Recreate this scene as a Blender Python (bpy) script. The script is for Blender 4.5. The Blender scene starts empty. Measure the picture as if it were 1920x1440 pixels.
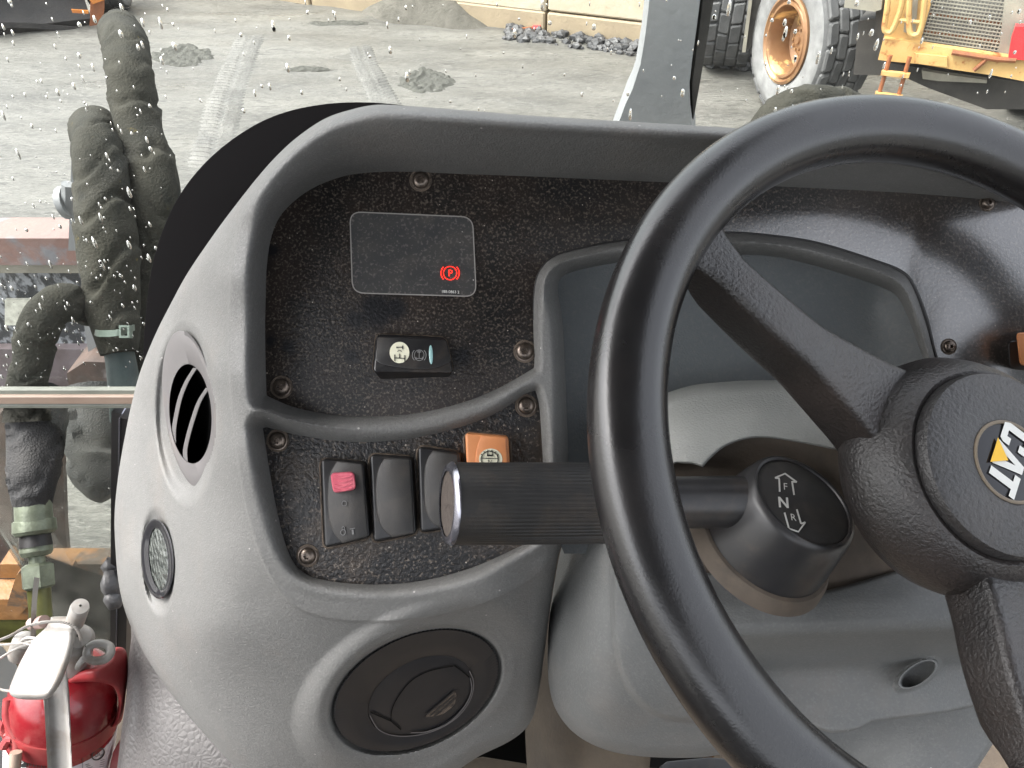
import bpy, bmesh, math, random
import numpy as np
from mathutils import Vector, Matrix, noise

# ------------------------------------------------------------------ camera, sky, sun, exposure
F = 1423.0
PITCH = math.radians(39.0)
EYE = 3.1
cp, sp = math.cos(PITCH), math.sin(PITCH)
SC = bpy.context.scene
COL = SC.collection
cam = bpy.data.cameras.new('camera')
cam.sensor_width = 36.0
cam.lens = 36.0 * F / 1920.0
cam.clip_start = 0.02
cam.clip_end = 900.0
cam_o = bpy.data.objects.new('camera', cam)
cam_o.location = (0, 0, EYE)
cam_o.rotation_euler = (math.pi / 2 - PITCH, 0, 0)
COL.objects.link(cam_o)
SC.camera = cam_o

SUN_EL, SUN_AZ = math.radians(56.0), math.radians(-90.0)      # azimuth from +Y, negative is to the left
world = bpy.data.worlds.new('World')
SC.world = world
world.use_nodes = True
wn = world.node_tree
for n_ in list(wn.nodes):
    wn.nodes.remove(n_)
sky = wn.nodes.new('ShaderNodeTexSky')
sky.sky_type = 'NISHITA'
sky.sun_disc = False
sky.sun_elevation = SUN_EL
sky.sun_rotation = SUN_AZ
sky.air_density = 1.0
sky.dust_density = 6.0
sky.ozone_density = 1.0
hs = wn.nodes.new('ShaderNodeHueSaturation')
hs.inputs['Saturation'].default_value = 0.25
bg = wn.nodes.new('ShaderNodeBackground')
bg.inputs['Strength'].default_value = 0.15
wo = wn.nodes.new('ShaderNodeOutputWorld')
wn.links.new(sky.outputs[0], hs.inputs['Color'])
wn.links.new(hs.outputs[0], bg.inputs['Color'])
wn.links.new(bg.outputs[0], wo.inputs['Surface'])

sun = bpy.data.lights.new('sun', 'SUN')
sun.energy = 0.45
sun.angle = math.radians(25.0)
sun.color = (1.0, 0.97, 0.93)
sun_o = bpy.data.objects.new('sun', sun)
sdir = Vector((math.sin(SUN_AZ) * math.cos(SUN_EL), math.cos(SUN_AZ) * math.cos(SUN_EL), math.sin(SUN_EL)))
sun_o.rotation_euler = sdir.to_track_quat('Z', 'Y').to_euler()
sun_o.location = (-6, 8, 14)
COL.objects.link(sun_o)
SC.view_settings.view_transform = 'Standard'
SC.view_settings.look = 'None'
SC.view_settings.gamma = 1.0
SC.view_settings.use_curve_mapping = False
SC.view_settings.exposure = 2.3

random.seed(7)
rng = np.random.default_rng(7)

# ------------------------------------------------------------------ points in the cab and in the yard
AX_R = np.array([1.0, 0, 0])
AX_U = np.array([0, sp, cp])
AX_F = np.array([0, cp, -sp])
C0 = np.array([0, 0, EYE])

def W(px, py, d):
    px, py, d = np.broadcast_arrays(np.asarray(px, float), np.asarray(py, float), np.asarray(d, float))
    u = (px - 960) / F * d
    v = (720 - py) / F * d
    return C0 + u[..., None] * AX_R + v[..., None] * AX_U + d[..., None] * AX_F

def ray(px, py):
    return (px - 960) / F * AX_R + (720 - py) / F * AX_U + AX_F

def G(px, py, z=0.0):
    r = ray(px, py)
    return C0 + r * ((z - EYE) / r[2])

def on_plane(px, py, p0, n):
    r = ray(px, py)
    return C0 + r * (np.dot(np.asarray(p0) - C0, n) / np.dot(r, n))

def smooth01(x):
    x = np.clip(x, 0, 1)
    return x * x * (3 - 2 * x)

def curve(pts, n=200, closed=True):
    """Catmull-Rom through points, resampled evenly"""
    P = np.array(pts, float)
    out = []
    m = len(P)
    rngi = range(m) if closed else range(m - 1)
    for i in rngi:
        if closed:
            a, b, c, d = P[(i - 1) % m], P[i], P[(i + 1) % m], P[(i + 2) % m]
        else:
            a, b, c, d = P[max(i - 1, 0)], P[i], P[i + 1], P[min(i + 2, m - 1)]
        for t in np.linspace(0, 1, 14, endpoint=False):
            out.append(0.5 * ((2 * b) + (c - a) * t + (2 * a - 5 * b + 4 * c - d) * t * t + (3 * b - a - 3 * c + d) * t ** 3))
    if not closed:
        out.append(P[-1])
    Q = np.array(out)
    if closed:
        Q2 = np.vstack([Q, Q[:1]])
    else:
        Q2 = Q
    L = np.r_[0, np.cumsum(np.linalg.norm(np.diff(Q2, axis=0), axis=1))]
    s = np.linspace(0, L[-1], n, endpoint=not closed)
    return np.stack([np.interp(s, L, Q2[:, k]) for k in range(Q2.shape[1])], 1)

def polysharp(pts, n_per=20.0):
    P = np.array(pts, float)
    out = []
    for a, b in zip(P, np.roll(P, -1, 0)):
        k = max(1, int(np.linalg.norm(b - a) / n_per))
        for t in np.arange(k) / k:
            out.append(a + (b - a) * t)
    return np.array(out)

def sdf(poly, X, Y, near=False):
    """signed distance, positive inside"""
    x, y = X.ravel(), Y.ravel()
    best = np.full(x.shape, 1e18)
    bx, by = np.zeros_like(x), np.zeros_like(y)
    ins = np.zeros(x.shape, bool)
    A = poly
    B = np.roll(poly, -1, 0)
    for (ax, ay), (b_x, b_y) in zip(A, B):
        ex, ey = b_x - ax, b_y - ay
        l2 = ex * ex + ey * ey + 1e-12
        t = np.clip(((x - ax) * ex + (y - ay) * ey) / l2, 0, 1)
        qx, qy = ax + t * ex, ay + t * ey
        dd = (x - qx) ** 2 + (y - qy) ** 2
        m = dd < best
        best[m] = dd[m]
        if near:
            bx[m] = qx[m]
            by[m] = qy[m]
        c = (ay > y) != (b_y > y)
        if c.any():
            xi = ax + (y - ay) / (b_y - ay + 1e-12) * ex
            ins ^= c & (x < xi)
    s = np.sqrt(best) * np.where(ins, 1, -1)
    s = s.reshape(X.shape)
    if near:
        return s, bx.reshape(X.shape), by.reshape(X.shape)
    return s

def tps(ctrl, reg=2e-3):
    P = np.array(ctrl, float)
    xy, z = P[:, :2] / 400.0, P[:, 2]
    n = len(P)
    def U(r2):
        return np.where(r2 > 1e-12, r2 * np.log(r2 + 1e-12), 0)
    K = U(((xy[:, None] - xy[None]) ** 2).sum(-1)) + np.eye(n) * reg
    A = np.zeros((n + 3, n + 3))
    A[:n, :n] = K
    A[:n, n] = 1
    A[:n, n + 1:] = xy
    A[n:, :n] = A[:n, n:].T
    sol = np.linalg.solve(A, np.r_[z, 0, 0, 0])
    w, a = sol[:n], sol[n:]
    def fn(X, Y):
        X, Y = np.asarray(X, float) / 400.0, np.asarray(Y, float) / 400.0
        r = a[0] + a[1] * X + a[2] * Y
        for (cx, cy), ww in zip(xy, w):
            r = r + ww * U((X - cx) ** 2 + (Y - cy) ** 2)
        return r
    return fn

def plane_at(fn, cx, cy, e=12.0, off=0.0):
    z0 = float(fn(np.array([cx]), np.array([cy]))[0])
    gx = float((fn(np.array([cx + e]), np.array([cy]))[0] - fn(np.array([cx - e]), np.array([cy]))[0]) / (2 * e))
    gy = float((fn(np.array([cx]), np.array([cy + e]))[0] - fn(np.array([cx]), np.array([cy - e]))[0]) / (2 * e))
    return lambda X, Y: z0 + off + gx * (np.asarray(X) - cx) + gy * (np.asarray(Y) - cy)

# ------------------------------------------------------------------ mesh and object helpers
WM = {}

def thing(name, label, cat, loc, group=None, kind=None):
    o = bpy.data.objects.new(name, None)
    o.empty_display_size = 0.1
    COL.objects.link(o)
    o.location = Vector(loc)
    o['label'] = label
    o['category'] = cat
    if group:
        o['group'] = group
    if kind:
        o['kind'] = kind
    WM[o.name] = np.array(loc, float)
    return o

def tag(o, label, cat, group=None):
    o['label'] = label
    o['category'] = cat
    if group:
        o['group'] = group
    return o

def place(name, me, c, parent=None, label=None, kind=None):
    o = bpy.data.objects.new(name, me)
    COL.objects.link(o)
    WM[o.name] = np.array(c, float)
    if parent is not None:
        o.parent = parent
        o.location = Vector(np.array(c) - WM[parent.name])
    else:
        o.location = Vector(c)
    if label:
        o['label'] = label
    if kind:
        o['kind'] = kind
    return o

def mk(name, verts, faces, mat, parent=None, smooth=True, sharp=38, label=None, kind=None, base=False):
    V = np.asarray(verts, float).reshape(-1, 3)
    c = (V.min(0) + V.max(0)) / 2
    if base:
        c[2] = V[:, 2].min()
    me = bpy.data.meshes.new(name)
    L = V - c
    if isinstance(faces, np.ndarray):
        k = faces.shape[1]
        me.vertices.add(len(L))
        me.vertices.foreach_set('co', L.ravel())
        me.loops.add(faces.size)
        me.loops.foreach_set('vertex_index', faces.ravel().astype(np.int32))
        me.polygons.add(len(faces))
        me.polygons.foreach_set('loop_start', (np.arange(len(faces)) * k).astype(np.int32))
        me.update(calc_edges=True)
    else:
        me.from_pydata([tuple(p) for p in L], [], [tuple(int(i) for i in f) for f in faces])
        me.update()
    me.polygons.foreach_set('use_smooth', [bool(smooth)] * len(me.polygons))
    if smooth and sharp:
        me.set_sharp_from_angle(angle=math.radians(sharp))
    if mat:
        for m_ in (mat if isinstance(mat, (list, tuple)) else [mat]):
            me.materials.append(m_)
    return place(name, me, c, parent, label, kind)

class MB:
    """collects pieces, links them as one mesh object"""
    def __init__(s):
        s.v, s.f, s.n = [], [], 0
    def add(s, V, Fc):
        V = np.asarray(V, float).reshape(-1, 3)
        s.v.append(V)
        s.f += [tuple(int(i) + s.n for i in f) for f in Fc]
        s.n += len(V)
        return s
    def build(s, name, mat, parent=None, **k):
        return mk(name, np.vstack(s.v), s.f, mat, parent, **k)

def loft_data(rails, closed=True, cap0=False, cap1=False, wrap=False):
    K = len(rails[0])
    V = np.vstack(rails)
    Fc = []
    nr = len(rails)
    for i in range(nr if wrap else nr - 1):
        j2 = (i + 1) % nr
        for k in range(K if closed else K - 1):
            k2 = (k + 1) % K
            Fc.append((i * K + k, i * K + k2, j2 * K + k2, j2 * K + k))
    if cap0:
        Fc.append(tuple(range(K - 1, -1, -1)))
    if cap1:
        Fc.append(tuple((nr - 1) * K + k for k in range(K)))
    return V, Fc

def loft(name, rails, mat, parent=None, closed=True, cap0=False, cap1=False, wrap=False, **k):
    V, Fc = loft_data(rails, closed, cap0, cap1, wrap)
    return mk(name, V, Fc, mat, parent, **k)

def frame_from(z, up=(0, 0, 1)):
    z = np.asarray(z, float)
    z = z / np.linalg.norm(z)
    x = np.cross(up, z)
    if np.linalg.norm(x) < 1e-5:
        x = np.cross((0, 1, 0), z)
    x /= np.linalg.norm(x)
    return x, np.cross(z, x), z

def lathe_data(profile, c, axis, n=40, up=(0, 0, 1), cap0=False, cap1=False):
    x, y, z = frame_from(axis, up)
    t = np.linspace(0, 2 * np.pi, n, endpoint=False)
    rails = [np.asarray(c) + h * z + r * (np.cos(t)[:, None] * x + np.sin(t)[:, None] * y) for r, h in profile]
    return loft_data(rails, True, cap0, cap1)

def lathe(name, profile, c, axis, mat, parent=None, n=40, up=(0, 0, 1), cap0=False, cap1=False, **k):
    V, Fc = lathe_data(profile, c, axis, n, up, cap0, cap1)
    return mk(name, V, Fc, mat, parent, **k)

def tube_data(path, rad, n=12, caps=True, squash=1.0, fold=None, nrm0=None):
    P = np.asarray(path, float)
    m = len(P)
    rad = np.broadcast_to(np.asarray(rad, float), (m,))
    T = np.gradient(P, axis=0)
    T /= np.linalg.norm(T, axis=1)[:, None] + 1e-12
    x = np.cross(T[0], (0, 0, 1.0)) if nrm0 is None else np.asarray(nrm0, float)
    if np.linalg.norm(x) < 1e-4:
        x = np.array([1.0, 0, 0])
    rails = []
    t = np.linspace(0, 2 * np.pi, n, endpoint=False)
    for i in range(m):
        x = x - T[i] * np.dot(x, T[i])
        x /= np.linalg.norm(x)
        y = np.cross(T[i], x)
        r = np.full(n, rad[i])
        if fold is not None:
            r = r * fold(i, t)
        rails.append(P[i] + (r * np.cos(t))[:, None] * x + (r * np.sin(t) * squash)[:, None] * y)
    return loft_data(rails, True, caps, caps)

def tube(name, path, rad, mat, parent=None, n=12, caps=True, squash=1.0, fold=None, nrm0=None, **k):
    V, Fc = tube_data(path, rad, n, caps, squash, fold, nrm0)
    return mk(name, V, Fc, mat, parent, **k)

def box_data(c, sx, sy, sz, X=(1, 0, 0), Y=(0, 1, 0), Z=(0, 0, 1), bev=0.0):
    c = np.asarray(c, float)
    X, Y, Z = (np.asarray(a, float) for a in (X, Y, Z))
    if bev <= 0:
        V = [c + X * sx / 2 * a + Y * sy / 2 * b + Z * sz / 2 * d for d in (-1, 1) for a, b in ((-1, -1), (1, -1), (1, 1), (-1, 1))]
        return np.array(V), [(3, 2, 1, 0), (4, 5, 6, 7), (0, 1, 5, 4), (1, 2, 6, 5), (2, 3, 7, 6), (3, 0, 4, 7)]
    rails = []
    for dz, ins in ((-sz / 2, bev), (-sz / 2 + bev, 0), (sz / 2 - bev, 0), (sz / 2, bev)):
        hx, hy = sx / 2 - ins, sy / 2 - ins
        b = bev
        q = [(-hx + b, -hy), (hx - b, -hy), (hx, -hy + b), (hx, hy - b), (hx - b, hy), (-hx + b, hy), (-hx, hy - b), (-hx, -hy + b)]
        rails.append(np.array([c + X * a + Y * d + Z * dz for a, d in q]))
    return loft_data(rails, True, True, True)

def box(name, c, sx, sy, sz, mat, parent=None, X=(1, 0, 0), Y=(0, 1, 0), Z=(0, 0, 1), bev=0.0, **k):
    V, Fc = box_data(c, sx, sy, sz, X, Y, Z, bev)
    return mk(name, V, Fc, mat, parent, smooth=False, **k)

def ell(cx, cy, a, b, rot, n=64):
    """ellipse in picture units; a is the long half axis, rot degrees from x, y down"""
    t = np.linspace(0, 2 * np.pi, n, endpoint=False)
    r = math.radians(rot)
    x, y = a * np.cos(t), b * np.sin(t)
    return np.stack([cx + x * math.cos(r) - y * math.sin(r), cy + x * math.sin(r) + y * math.cos(r)], 1)

def ell_r(X, Y, cx, cy, a, b, rot):
    r = math.radians(rot)
    dx, dy = X - cx, Y - cy
    return np.sqrt(((dx * math.cos(r) + dy * math.sin(r)) / a) ** 2 + ((-dx * math.sin(r) + dy * math.cos(r)) / b) ** 2)

def rail(poly, dfn, off=0.0):
    d = dfn(poly[:, 0], poly[:, 1]) if callable(dfn) else dfn
    return W(poly[:, 0], poly[:, 1], d + off)

def shrink(poly, k):
    """move a closed outline inward by k"""
    P = np.asarray(poly, float)
    d = np.roll(P, -1, 0) - np.roll(P, 1, 0)
    nn = np.stack([-d[:, 1], d[:, 0]], 1)
    nn /= np.linalg.norm(nn, axis=1)[:, None] + 1e-9
    area = 0.5 * np.sum(P[:, 0] * np.roll(P[:, 1], -1) - np.roll(P[:, 0], -1) * P[:, 1])
    return P + nn * k * (1 if area > 0 else -1)

def plate(name, poly, dfn, th, mat, parent=None, bev=2.0, **k):
    """a plate with a bevelled front edge and depth th behind it"""
    front = shrink(poly, bev)
    bd = bev / F * 0.46
    rails = [rail(poly, dfn, th), rail(poly, dfn, bd * 0.7), rail(shrink(poly, bev * 0.35), dfn, bd * 0.2), rail(front, dfn)]
    return loft(name, rails, mat, parent, cap1=True, cap0=True, sharp=30, **k)

def relief(name, sil, depth, step, mat, parent=None, back=0.03, cut=None, sharp=40, **k):
    """a moulded surface over an outline: depth() gives the metres along the view axis; edges follow the outline and fold back"""
    x0, y0 = sil.min(0) - 4 * step
    x1, y1 = sil.max(0) + 4 * step
    X, Y = np.meshgrid(np.arange(x0, x1, step), np.arange(y0, y1, step))
    s, nx, ny = sdf(sil, X, Y, True)
    r1 = (s < 0) & (s >= -1.6 * step)
    r2 = (s < -1.6 * step)
    out = r1 | r2
    X = np.where(out, nx, X)
    Y = np.where(out, ny, Y)
    D = depth(X, Y, np.where(out, 0.0, s))
    D = np.where(r2, D + back, D)
    ok = s > -3.1 * step
    if cut is not None:
        ok &= ~cut(X, Y)
    q = ok[:-1, :-1] & ok[1:, :-1] & ok[1:, 1:] & ok[:-1, 1:]
    idx = np.arange(X.size).reshape(X.shape)
    Fc = np.stack([idx[:-1, :-1][q], idx[1:, :-1][q], idx[1:, 1:][q], idx[:-1, 1:][q]], 1)
    P = W(X, Y, D).reshape(-1, 3)
    used = np.unique(Fc)
    remap = np.zeros(X.size, np.int64)
    remap[used] = np.arange(len(used))
    return mk(name, P[used], remap[Fc], mat, parent, sharp=sharp, **k)

def stroke_data(pts, w, dfn, closed=False, th=0.0003):
    P = np.array(pts, float)
    d = np.gradient(P, axis=0) if not closed else np.roll(P, -1, 0) - np.roll(P, 1, 0)
    d /= np.linalg.norm(d, axis=1)[:, None] + 1e-9
    n = np.stack([-d[:, 1], d[:, 0]], 1) * w / 2
    A, B = P + n, P - n
    fa = (lambda q, o: rail(q, dfn, o))
    rails = np.stack([fa(A, 0), fa(A, -th), fa(B, -th), fa(B, 0)], 1).reshape(-1, 3)
    m = len(P)
    Fc = []
    for i in range(m if closed else m - 1):
        j = (i + 1) % m
        for k in range(3):
            Fc.append((i * 4 + k, j * 4 + k, j * 4 + k + 1, i * 4 + k + 1))
    return rails, Fc

_font_cache = {}
def text_data(s, cx, cy, ex, ey, dfn, off=-0.0003):
    """letters on a surface; ex/ey: picture vectors of one em along and up the text"""
    if s not in _font_cache:
        cu = bpy.data.curves.new('lettering', 'FONT')
        cu.body = s
        cu.size = 1.0
        cu.resolution_u = 3
        o = bpy.data.objects.new('lettering', cu)
        me = bpy.data.meshes.new_from_object(o)
        V = np.array([v.co[:2] for v in me.vertices])
        Fc = [tuple(p.vertices) for p in me.polygons]
        bpy.data.objects.remove(o)
        bpy.data.meshes.remove(me)
        bpy.data.curves.remove(cu)
        V = V - (V.min(0) + V.max(0)) / 2
        _font_cache[s] = (V, Fc)
    V, Fc = _font_cache[s]
    P = np.array([cx, cy]) + V[:, :1] * np.array(ex) + V[:, 1:] * np.array(ey)
    return rail(P, dfn, off), Fc

# ------------------------------------------------------------------ materials
def lin(r, g, b):
    f = lambda c: (c / 255 / 12.92) if c / 255 <= 0.04045 else ((c / 255 + 0.055) / 1.055) ** 2.4
    return (f(r), f(g), f(b), 1.0)

def M(name, c1, c2=None, vs=8.0, rough=0.5, rough2=None, rs=6.0, metal=0.0, bumps=(), dust=None, specks=None, spec=0.5, coat=0.0, c3=None, c3s=30.0, c3t=0.6, detail=6, cst=(0.35, 0.65), stretch=None, emit=None, grain=None):
    m = bpy.data.materials.new(name)
    m.use_nodes = True
    nt = m.node_tree
    N, L = nt.nodes, nt.links
    b = N['Principled BSDF']
    tc = N.new('ShaderNodeTexCoord')
    vec = tc.outputs['Object']
    if stretch:
        mp = N.new('ShaderNodeMapping')
        mp.inputs['Scale'].default_value = stretch
        L.new(vec, mp.inputs[0])
        vec = mp.outputs[0]
    def noise_(scale, det=6, rgh=0.6, dist=0.0):
        t = N.new('ShaderNodeTexNoise')
        t.inputs['Scale'].default_value = scale
        t.inputs['Detail'].default_value = det
        t.inputs['Roughness'].default_value = rgh
        t.inputs['Distortion'].default_value = dist
        L.new(vec, t.inputs['Vector'])
        return t.outputs['Fac']
    def ramp(src, a, bb):
        r = N.new('ShaderNodeMapRange')
        r.inputs['From Min'].default_value = a
        r.inputs['From Max'].default_value = bb
        r.clamp = True
        L.new(src, r.inputs['Value'])
        return r.outputs[0]
    def mix(fac, a, bcol):
        x = N.new('ShaderNodeMix')
        x.data_type = 'RGBA'
        if isinstance(fac, float):
            x.inputs[0].default_value = fac
        else:
            L.new(fac, x.inputs[0])
        for sock, val in ((6, a), (7, bcol)):
            if isinstance(val, (tuple, list)):
                x.inputs[sock].default_value = val if len(val) == 4 else (*val, 1)
            else:
                L.new(val, x.inputs[sock])
        return x.outputs[2]
    col = c1 if len(c1) == 4 else (*c1, 1)
    if c2 is not None:
        col = mix(ramp(noise_(vs, detail), *cst), col, c2)
    if c3 is not None:
        col = mix(ramp(noise_(c3s, 8, 0.65, 0.4), c3t, c3t + 0.08), col, c3)
    if dust is not None:
        dc, ds, t0, t1, amt = dust
        f = ramp(noise_(ds, 8, 0.7), t0, t1)
        mm = N.new('ShaderNodeMath')
        mm.operation = 'MULTIPLY'
        L.new(f, mm.inputs[0])
        mm.inputs[1].default_value = amt
        col = mix(mm.outputs[0], col, dc)
    if grain is not None:
        gc, gs, g0, g1 = grain
        col = mix(ramp(noise_(gs, 2, 0.5), g0, g1), col, gc)
    if specks is not None:
        sc_, ss, size, keep = specks
        v = N.new('ShaderNodeTexVoronoi')
        v.inputs['Scale'].default_value = ss
        L.new(vec, v.inputs['Vector'])
        lt = N.new('ShaderNodeMath')
        lt.operation = 'LESS_THAN'
        lt.inputs[1].default_value = size
        L.new(v.outputs['Distance'], lt.inputs[0])
        sep = N.new('ShaderNodeSeparateColor')
        L.new(v.outputs['Color'], sep.inputs[0])
        g = N.new('ShaderNodeMath')
        g.operation = 'LESS_THAN'
        g.inputs[1].default_value = keep
        L.new(sep.outputs[0], g.inputs[0])
        mm = N.new('ShaderNodeMath')
        mm.operation = 'MULTIPLY'
        L.new(lt.outputs[0], mm.inputs[0])
        L.new(g.outputs[0], mm.inputs[1])
        col = mix(mm.outputs[0], col, sc_)
    if isinstance(col, tuple):
        b.inputs['Base Color'].default_value = col
    else:
        L.new(col, b.inputs['Base Color'])
    b.inputs['Roughness'].default_value = rough
    if rough2 is not None:
        r = N.new('ShaderNodeMapRange')
        r.inputs['From Min'].default_value = 0.35
        r.inputs['From Max'].default_value = 0.65
        r.inputs['To Min'].default_value = rough
        r.inputs['To Max'].default_value = rough2
        L.new(noise_(rs, 6), r.inputs['Value'])
        L.new(r.outputs[0], b.inputs['Roughness'])
    b.inputs['Metallic'].default_value = metal
    b.inputs['Specular IOR Level'].default_value = spec
    b.inputs['Coat Weight'].default_value = coat
    if emit:
        b.inputs['Emission Color'].default_value = emit[0]
        b.inputs['Emission Strength'].default_value = emit[1]
    prev = None
    for kind_, sc_, dist_ in bumps:
        bn = N.new('ShaderNodeBump')
        bn.inputs['Strength'].default_value = 1.0
        bn.inputs['Distance'].default_value = dist_
        if kind_ == 'n':
            src = noise_(sc_, 3, 0.55)
        elif kind_ == 'N':
            src = noise_(sc_, 10, 0.7)
        else:
            v = N.new('ShaderNodeTexVoronoi')
            v.feature = 'SMOOTH_F1' if kind_ == 'v' else 'DISTANCE_TO_EDGE'
            v.inputs['Scale'].default_value = sc_
            L.new(vec, v.inputs['Vector'])
            src = v.outputs['Distance']
        L.new(src, bn.inputs['Height'])
        if prev is not None:
            L.new(prev, bn.inputs['Normal'])
        prev = bn.outputs[0]
    if prev is not None:
        L.new(prev, b.inputs['Normal'])
    return m

TAN = lin(150, 128, 105)
m_grey = M('grey_plastic', (0.152, 0.151, 0.145), (0.126, 0.126, 0.122), 7, rough=0.5, rough2=0.62, rs=20, bumps=[('n', 850, 0.00045), ('n', 200, 0.0003)], dust=(lin(132, 120, 110), 9, 0.52, 0.78, 0.35), grain=((0.172, 0.17, 0.163, 1), 520, 0.50, 0.72), c3=(0.10, 0.088, 0.078, 1), c3s=24, c3t=0.66, specks=((0.42, 0.4, 0.38, 1), 120, 0.08, 0.10))
m_grey_dark = M('dark_grey_plastic', (0.078, 0.087, 0.09), (0.064, 0.072, 0.075), 10, rough=0.5, bumps=[('n', 850, 0.0004)], dust=(lin(130, 120, 110), 8, 0.5, 0.8, 0.15), grain=((0.09, 0.095, 0.095, 1), 420, 0.5, 0.75))
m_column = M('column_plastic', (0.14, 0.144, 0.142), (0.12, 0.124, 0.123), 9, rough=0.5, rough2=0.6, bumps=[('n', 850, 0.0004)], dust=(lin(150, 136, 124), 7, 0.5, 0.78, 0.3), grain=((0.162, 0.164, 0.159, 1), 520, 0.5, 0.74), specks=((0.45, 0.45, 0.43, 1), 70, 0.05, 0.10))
m_column_lit = M('lit_column_plastic', (0.25, 0.255, 0.24), (0.21, 0.216, 0.205), 9, rough=0.5, bumps=[('n', 850, 0.0004)], dust=(lin(160, 148, 134), 7, 0.5, 0.78, 0.3))  # column plastic lightened to paint in windscreen light on the upper shroud
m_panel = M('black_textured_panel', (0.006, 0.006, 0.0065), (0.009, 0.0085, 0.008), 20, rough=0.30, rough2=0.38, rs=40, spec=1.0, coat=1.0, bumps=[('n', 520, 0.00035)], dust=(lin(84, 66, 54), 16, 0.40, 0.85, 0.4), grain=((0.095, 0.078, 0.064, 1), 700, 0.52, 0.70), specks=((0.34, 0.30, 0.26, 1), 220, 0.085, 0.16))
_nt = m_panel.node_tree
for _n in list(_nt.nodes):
    if _n.type == 'BSDF_PRINCIPLED':      # gloss ramp painted in for the sky sheen at right; left end dusty
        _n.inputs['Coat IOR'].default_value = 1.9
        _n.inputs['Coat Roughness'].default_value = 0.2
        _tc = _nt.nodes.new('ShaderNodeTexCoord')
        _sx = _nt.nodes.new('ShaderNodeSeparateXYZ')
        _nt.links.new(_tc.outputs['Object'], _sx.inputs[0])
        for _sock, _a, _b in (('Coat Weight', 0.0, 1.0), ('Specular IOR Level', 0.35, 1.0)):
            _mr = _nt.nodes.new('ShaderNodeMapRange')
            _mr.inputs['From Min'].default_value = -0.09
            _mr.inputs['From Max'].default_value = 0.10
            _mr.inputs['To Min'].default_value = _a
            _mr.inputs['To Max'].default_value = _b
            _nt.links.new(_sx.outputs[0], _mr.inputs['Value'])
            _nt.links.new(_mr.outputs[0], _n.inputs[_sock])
_bs = next(n for n in _nt.nodes if n.type == 'BSDF_PRINCIPLED')
_src = _bs.inputs['Base Color'].links[0].from_socket
_geo = _nt.nodes.new('ShaderNodeNewGeometry')
_ns = _nt.nodes.new('ShaderNodeTexNoise')
_ns.inputs['Scale'].default_value = 260
_nt.links.new(_geo.outputs['Position'], _ns.inputs['Vector'])
_acc = None
for _px, _py, _r in ((542, 650, 17), (660, 668, 17), (706, 582, 38), (668, 600, 22), (508, 640, 14), (866, 668, 20), (512, 470, 16), (740, 578, 26)):    # finger marks in the dust
    _d = _nt.nodes.new('ShaderNodeVectorMath')
    _d.operation = 'DISTANCE'
    _nt.links.new(_geo.outputs['Position'], _d.inputs[0])
    _d.inputs[1].default_value = tuple(W(_px, _py, 0.46))
    _wb = _nt.nodes.new('ShaderNodeMath')
    _wb.operation = 'MULTIPLY_ADD'
    _nt.links.new(_ns.outputs['Fac'], _wb.inputs[0])
    _wb.inputs[1].default_value = 0.004
    _nt.links.new(_d.outputs['Value'], _wb.inputs[2])
    _mr = _nt.nodes.new('ShaderNodeMapRange')
    _rm = _r / F * 0.46
    _mr.inputs['From Min'].default_value = _rm + 0.003
    _mr.inputs['From Max'].default_value = _rm * 0.75
    _nt.links.new(_wb.outputs[0], _mr.inputs['Value'])
    if _acc is None:
        _acc = _mr.outputs[0]
    else:
        _mx = _nt.nodes.new('ShaderNodeMath')
        _mx.operation = 'MAXIMUM'
        _nt.links.new(_acc, _mx.inputs[0])
        _nt.links.new(_mr.outputs[0], _mx.inputs[1])
        _acc = _mx.outputs[0]
_mc = _nt.nodes.new('ShaderNodeMix')
_mc.data_type = 'RGBA'
_nt.links.new(_acc, _mc.inputs[0])
_nt.links.new(_src, _mc.inputs[6])
_mc.inputs[7].default_value = (0.006, 0.006, 0.0075, 1)
_nt.links.new(_mc.outputs[2], _bs.inputs['Base Color'])
m_panel2 = M('black_textured_panel_dusty', (0.011, 0.011, 0.012), (0.015, 0.014, 0.014), 20, rough=0.36, bumps=[('n', 430, 0.0010)], dust=(lin(112, 94, 76), 18, 0.46, 0.85, 0.6), grain=((0.12, 0.10, 0.083, 1), 560, 0.57, 0.68), specks=((0.42, 0.38, 0.33, 1), 190, 0.085, 0.4))
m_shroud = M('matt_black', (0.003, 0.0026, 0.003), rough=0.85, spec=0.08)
m_display = M('display_window', (0.040, 0.041, 0.043), (0.055, 0.054, 0.052), 90, rough=0.28, dust=(lin(110, 98, 88), 40, 0.5, 0.85, 0.25), grain=((0.12, 0.11, 0.105, 1), 620, 0.56, 0.68), specks=((0.4, 0.38, 0.36, 1), 140, 0.06, 0.2))
m_switch = M('switch_black', (0.012, 0.012, 0.0135), (0.018, 0.0175, 0.0175), 60, rough=0.32, rough2=0.42, rs=60, dust=(lin(140, 122, 105), 45, 0.5, 0.85, 0.2))
m_switch_matt = M('switch_matt', (0.034, 0.0325, 0.032), (0.042, 0.040, 0.038), 70, rough=0.55, bumps=[('n', 1500, 0.0001)], dust=(lin(140, 125, 110), 60, 0.45, 0.9, 0.15))
m_red_tab = M('red_tab', (0.50, 0.075, 0.12, 1), (0.60, 0.14, 0.18, 1), 200, rough=0.45)
m_orange = M('orange_rocker', (0.66, 0.27, 0.11, 1), (0.58, 0.22, 0.085, 1), 60, rough=0.42, bumps=[('n', 1500, 0.00005)], dust=(TAN, 60, 0.55, 0.9, 0.3))
m_white = M('white_print', (0.72, 0.72, 0.68), rough=0.5)
m_cream = M('cream_print', lin(222, 220, 196), rough=0.5)
m_ink = M('black_print', (0.02, 0.02, 0.02), rough=0.5)
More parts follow.
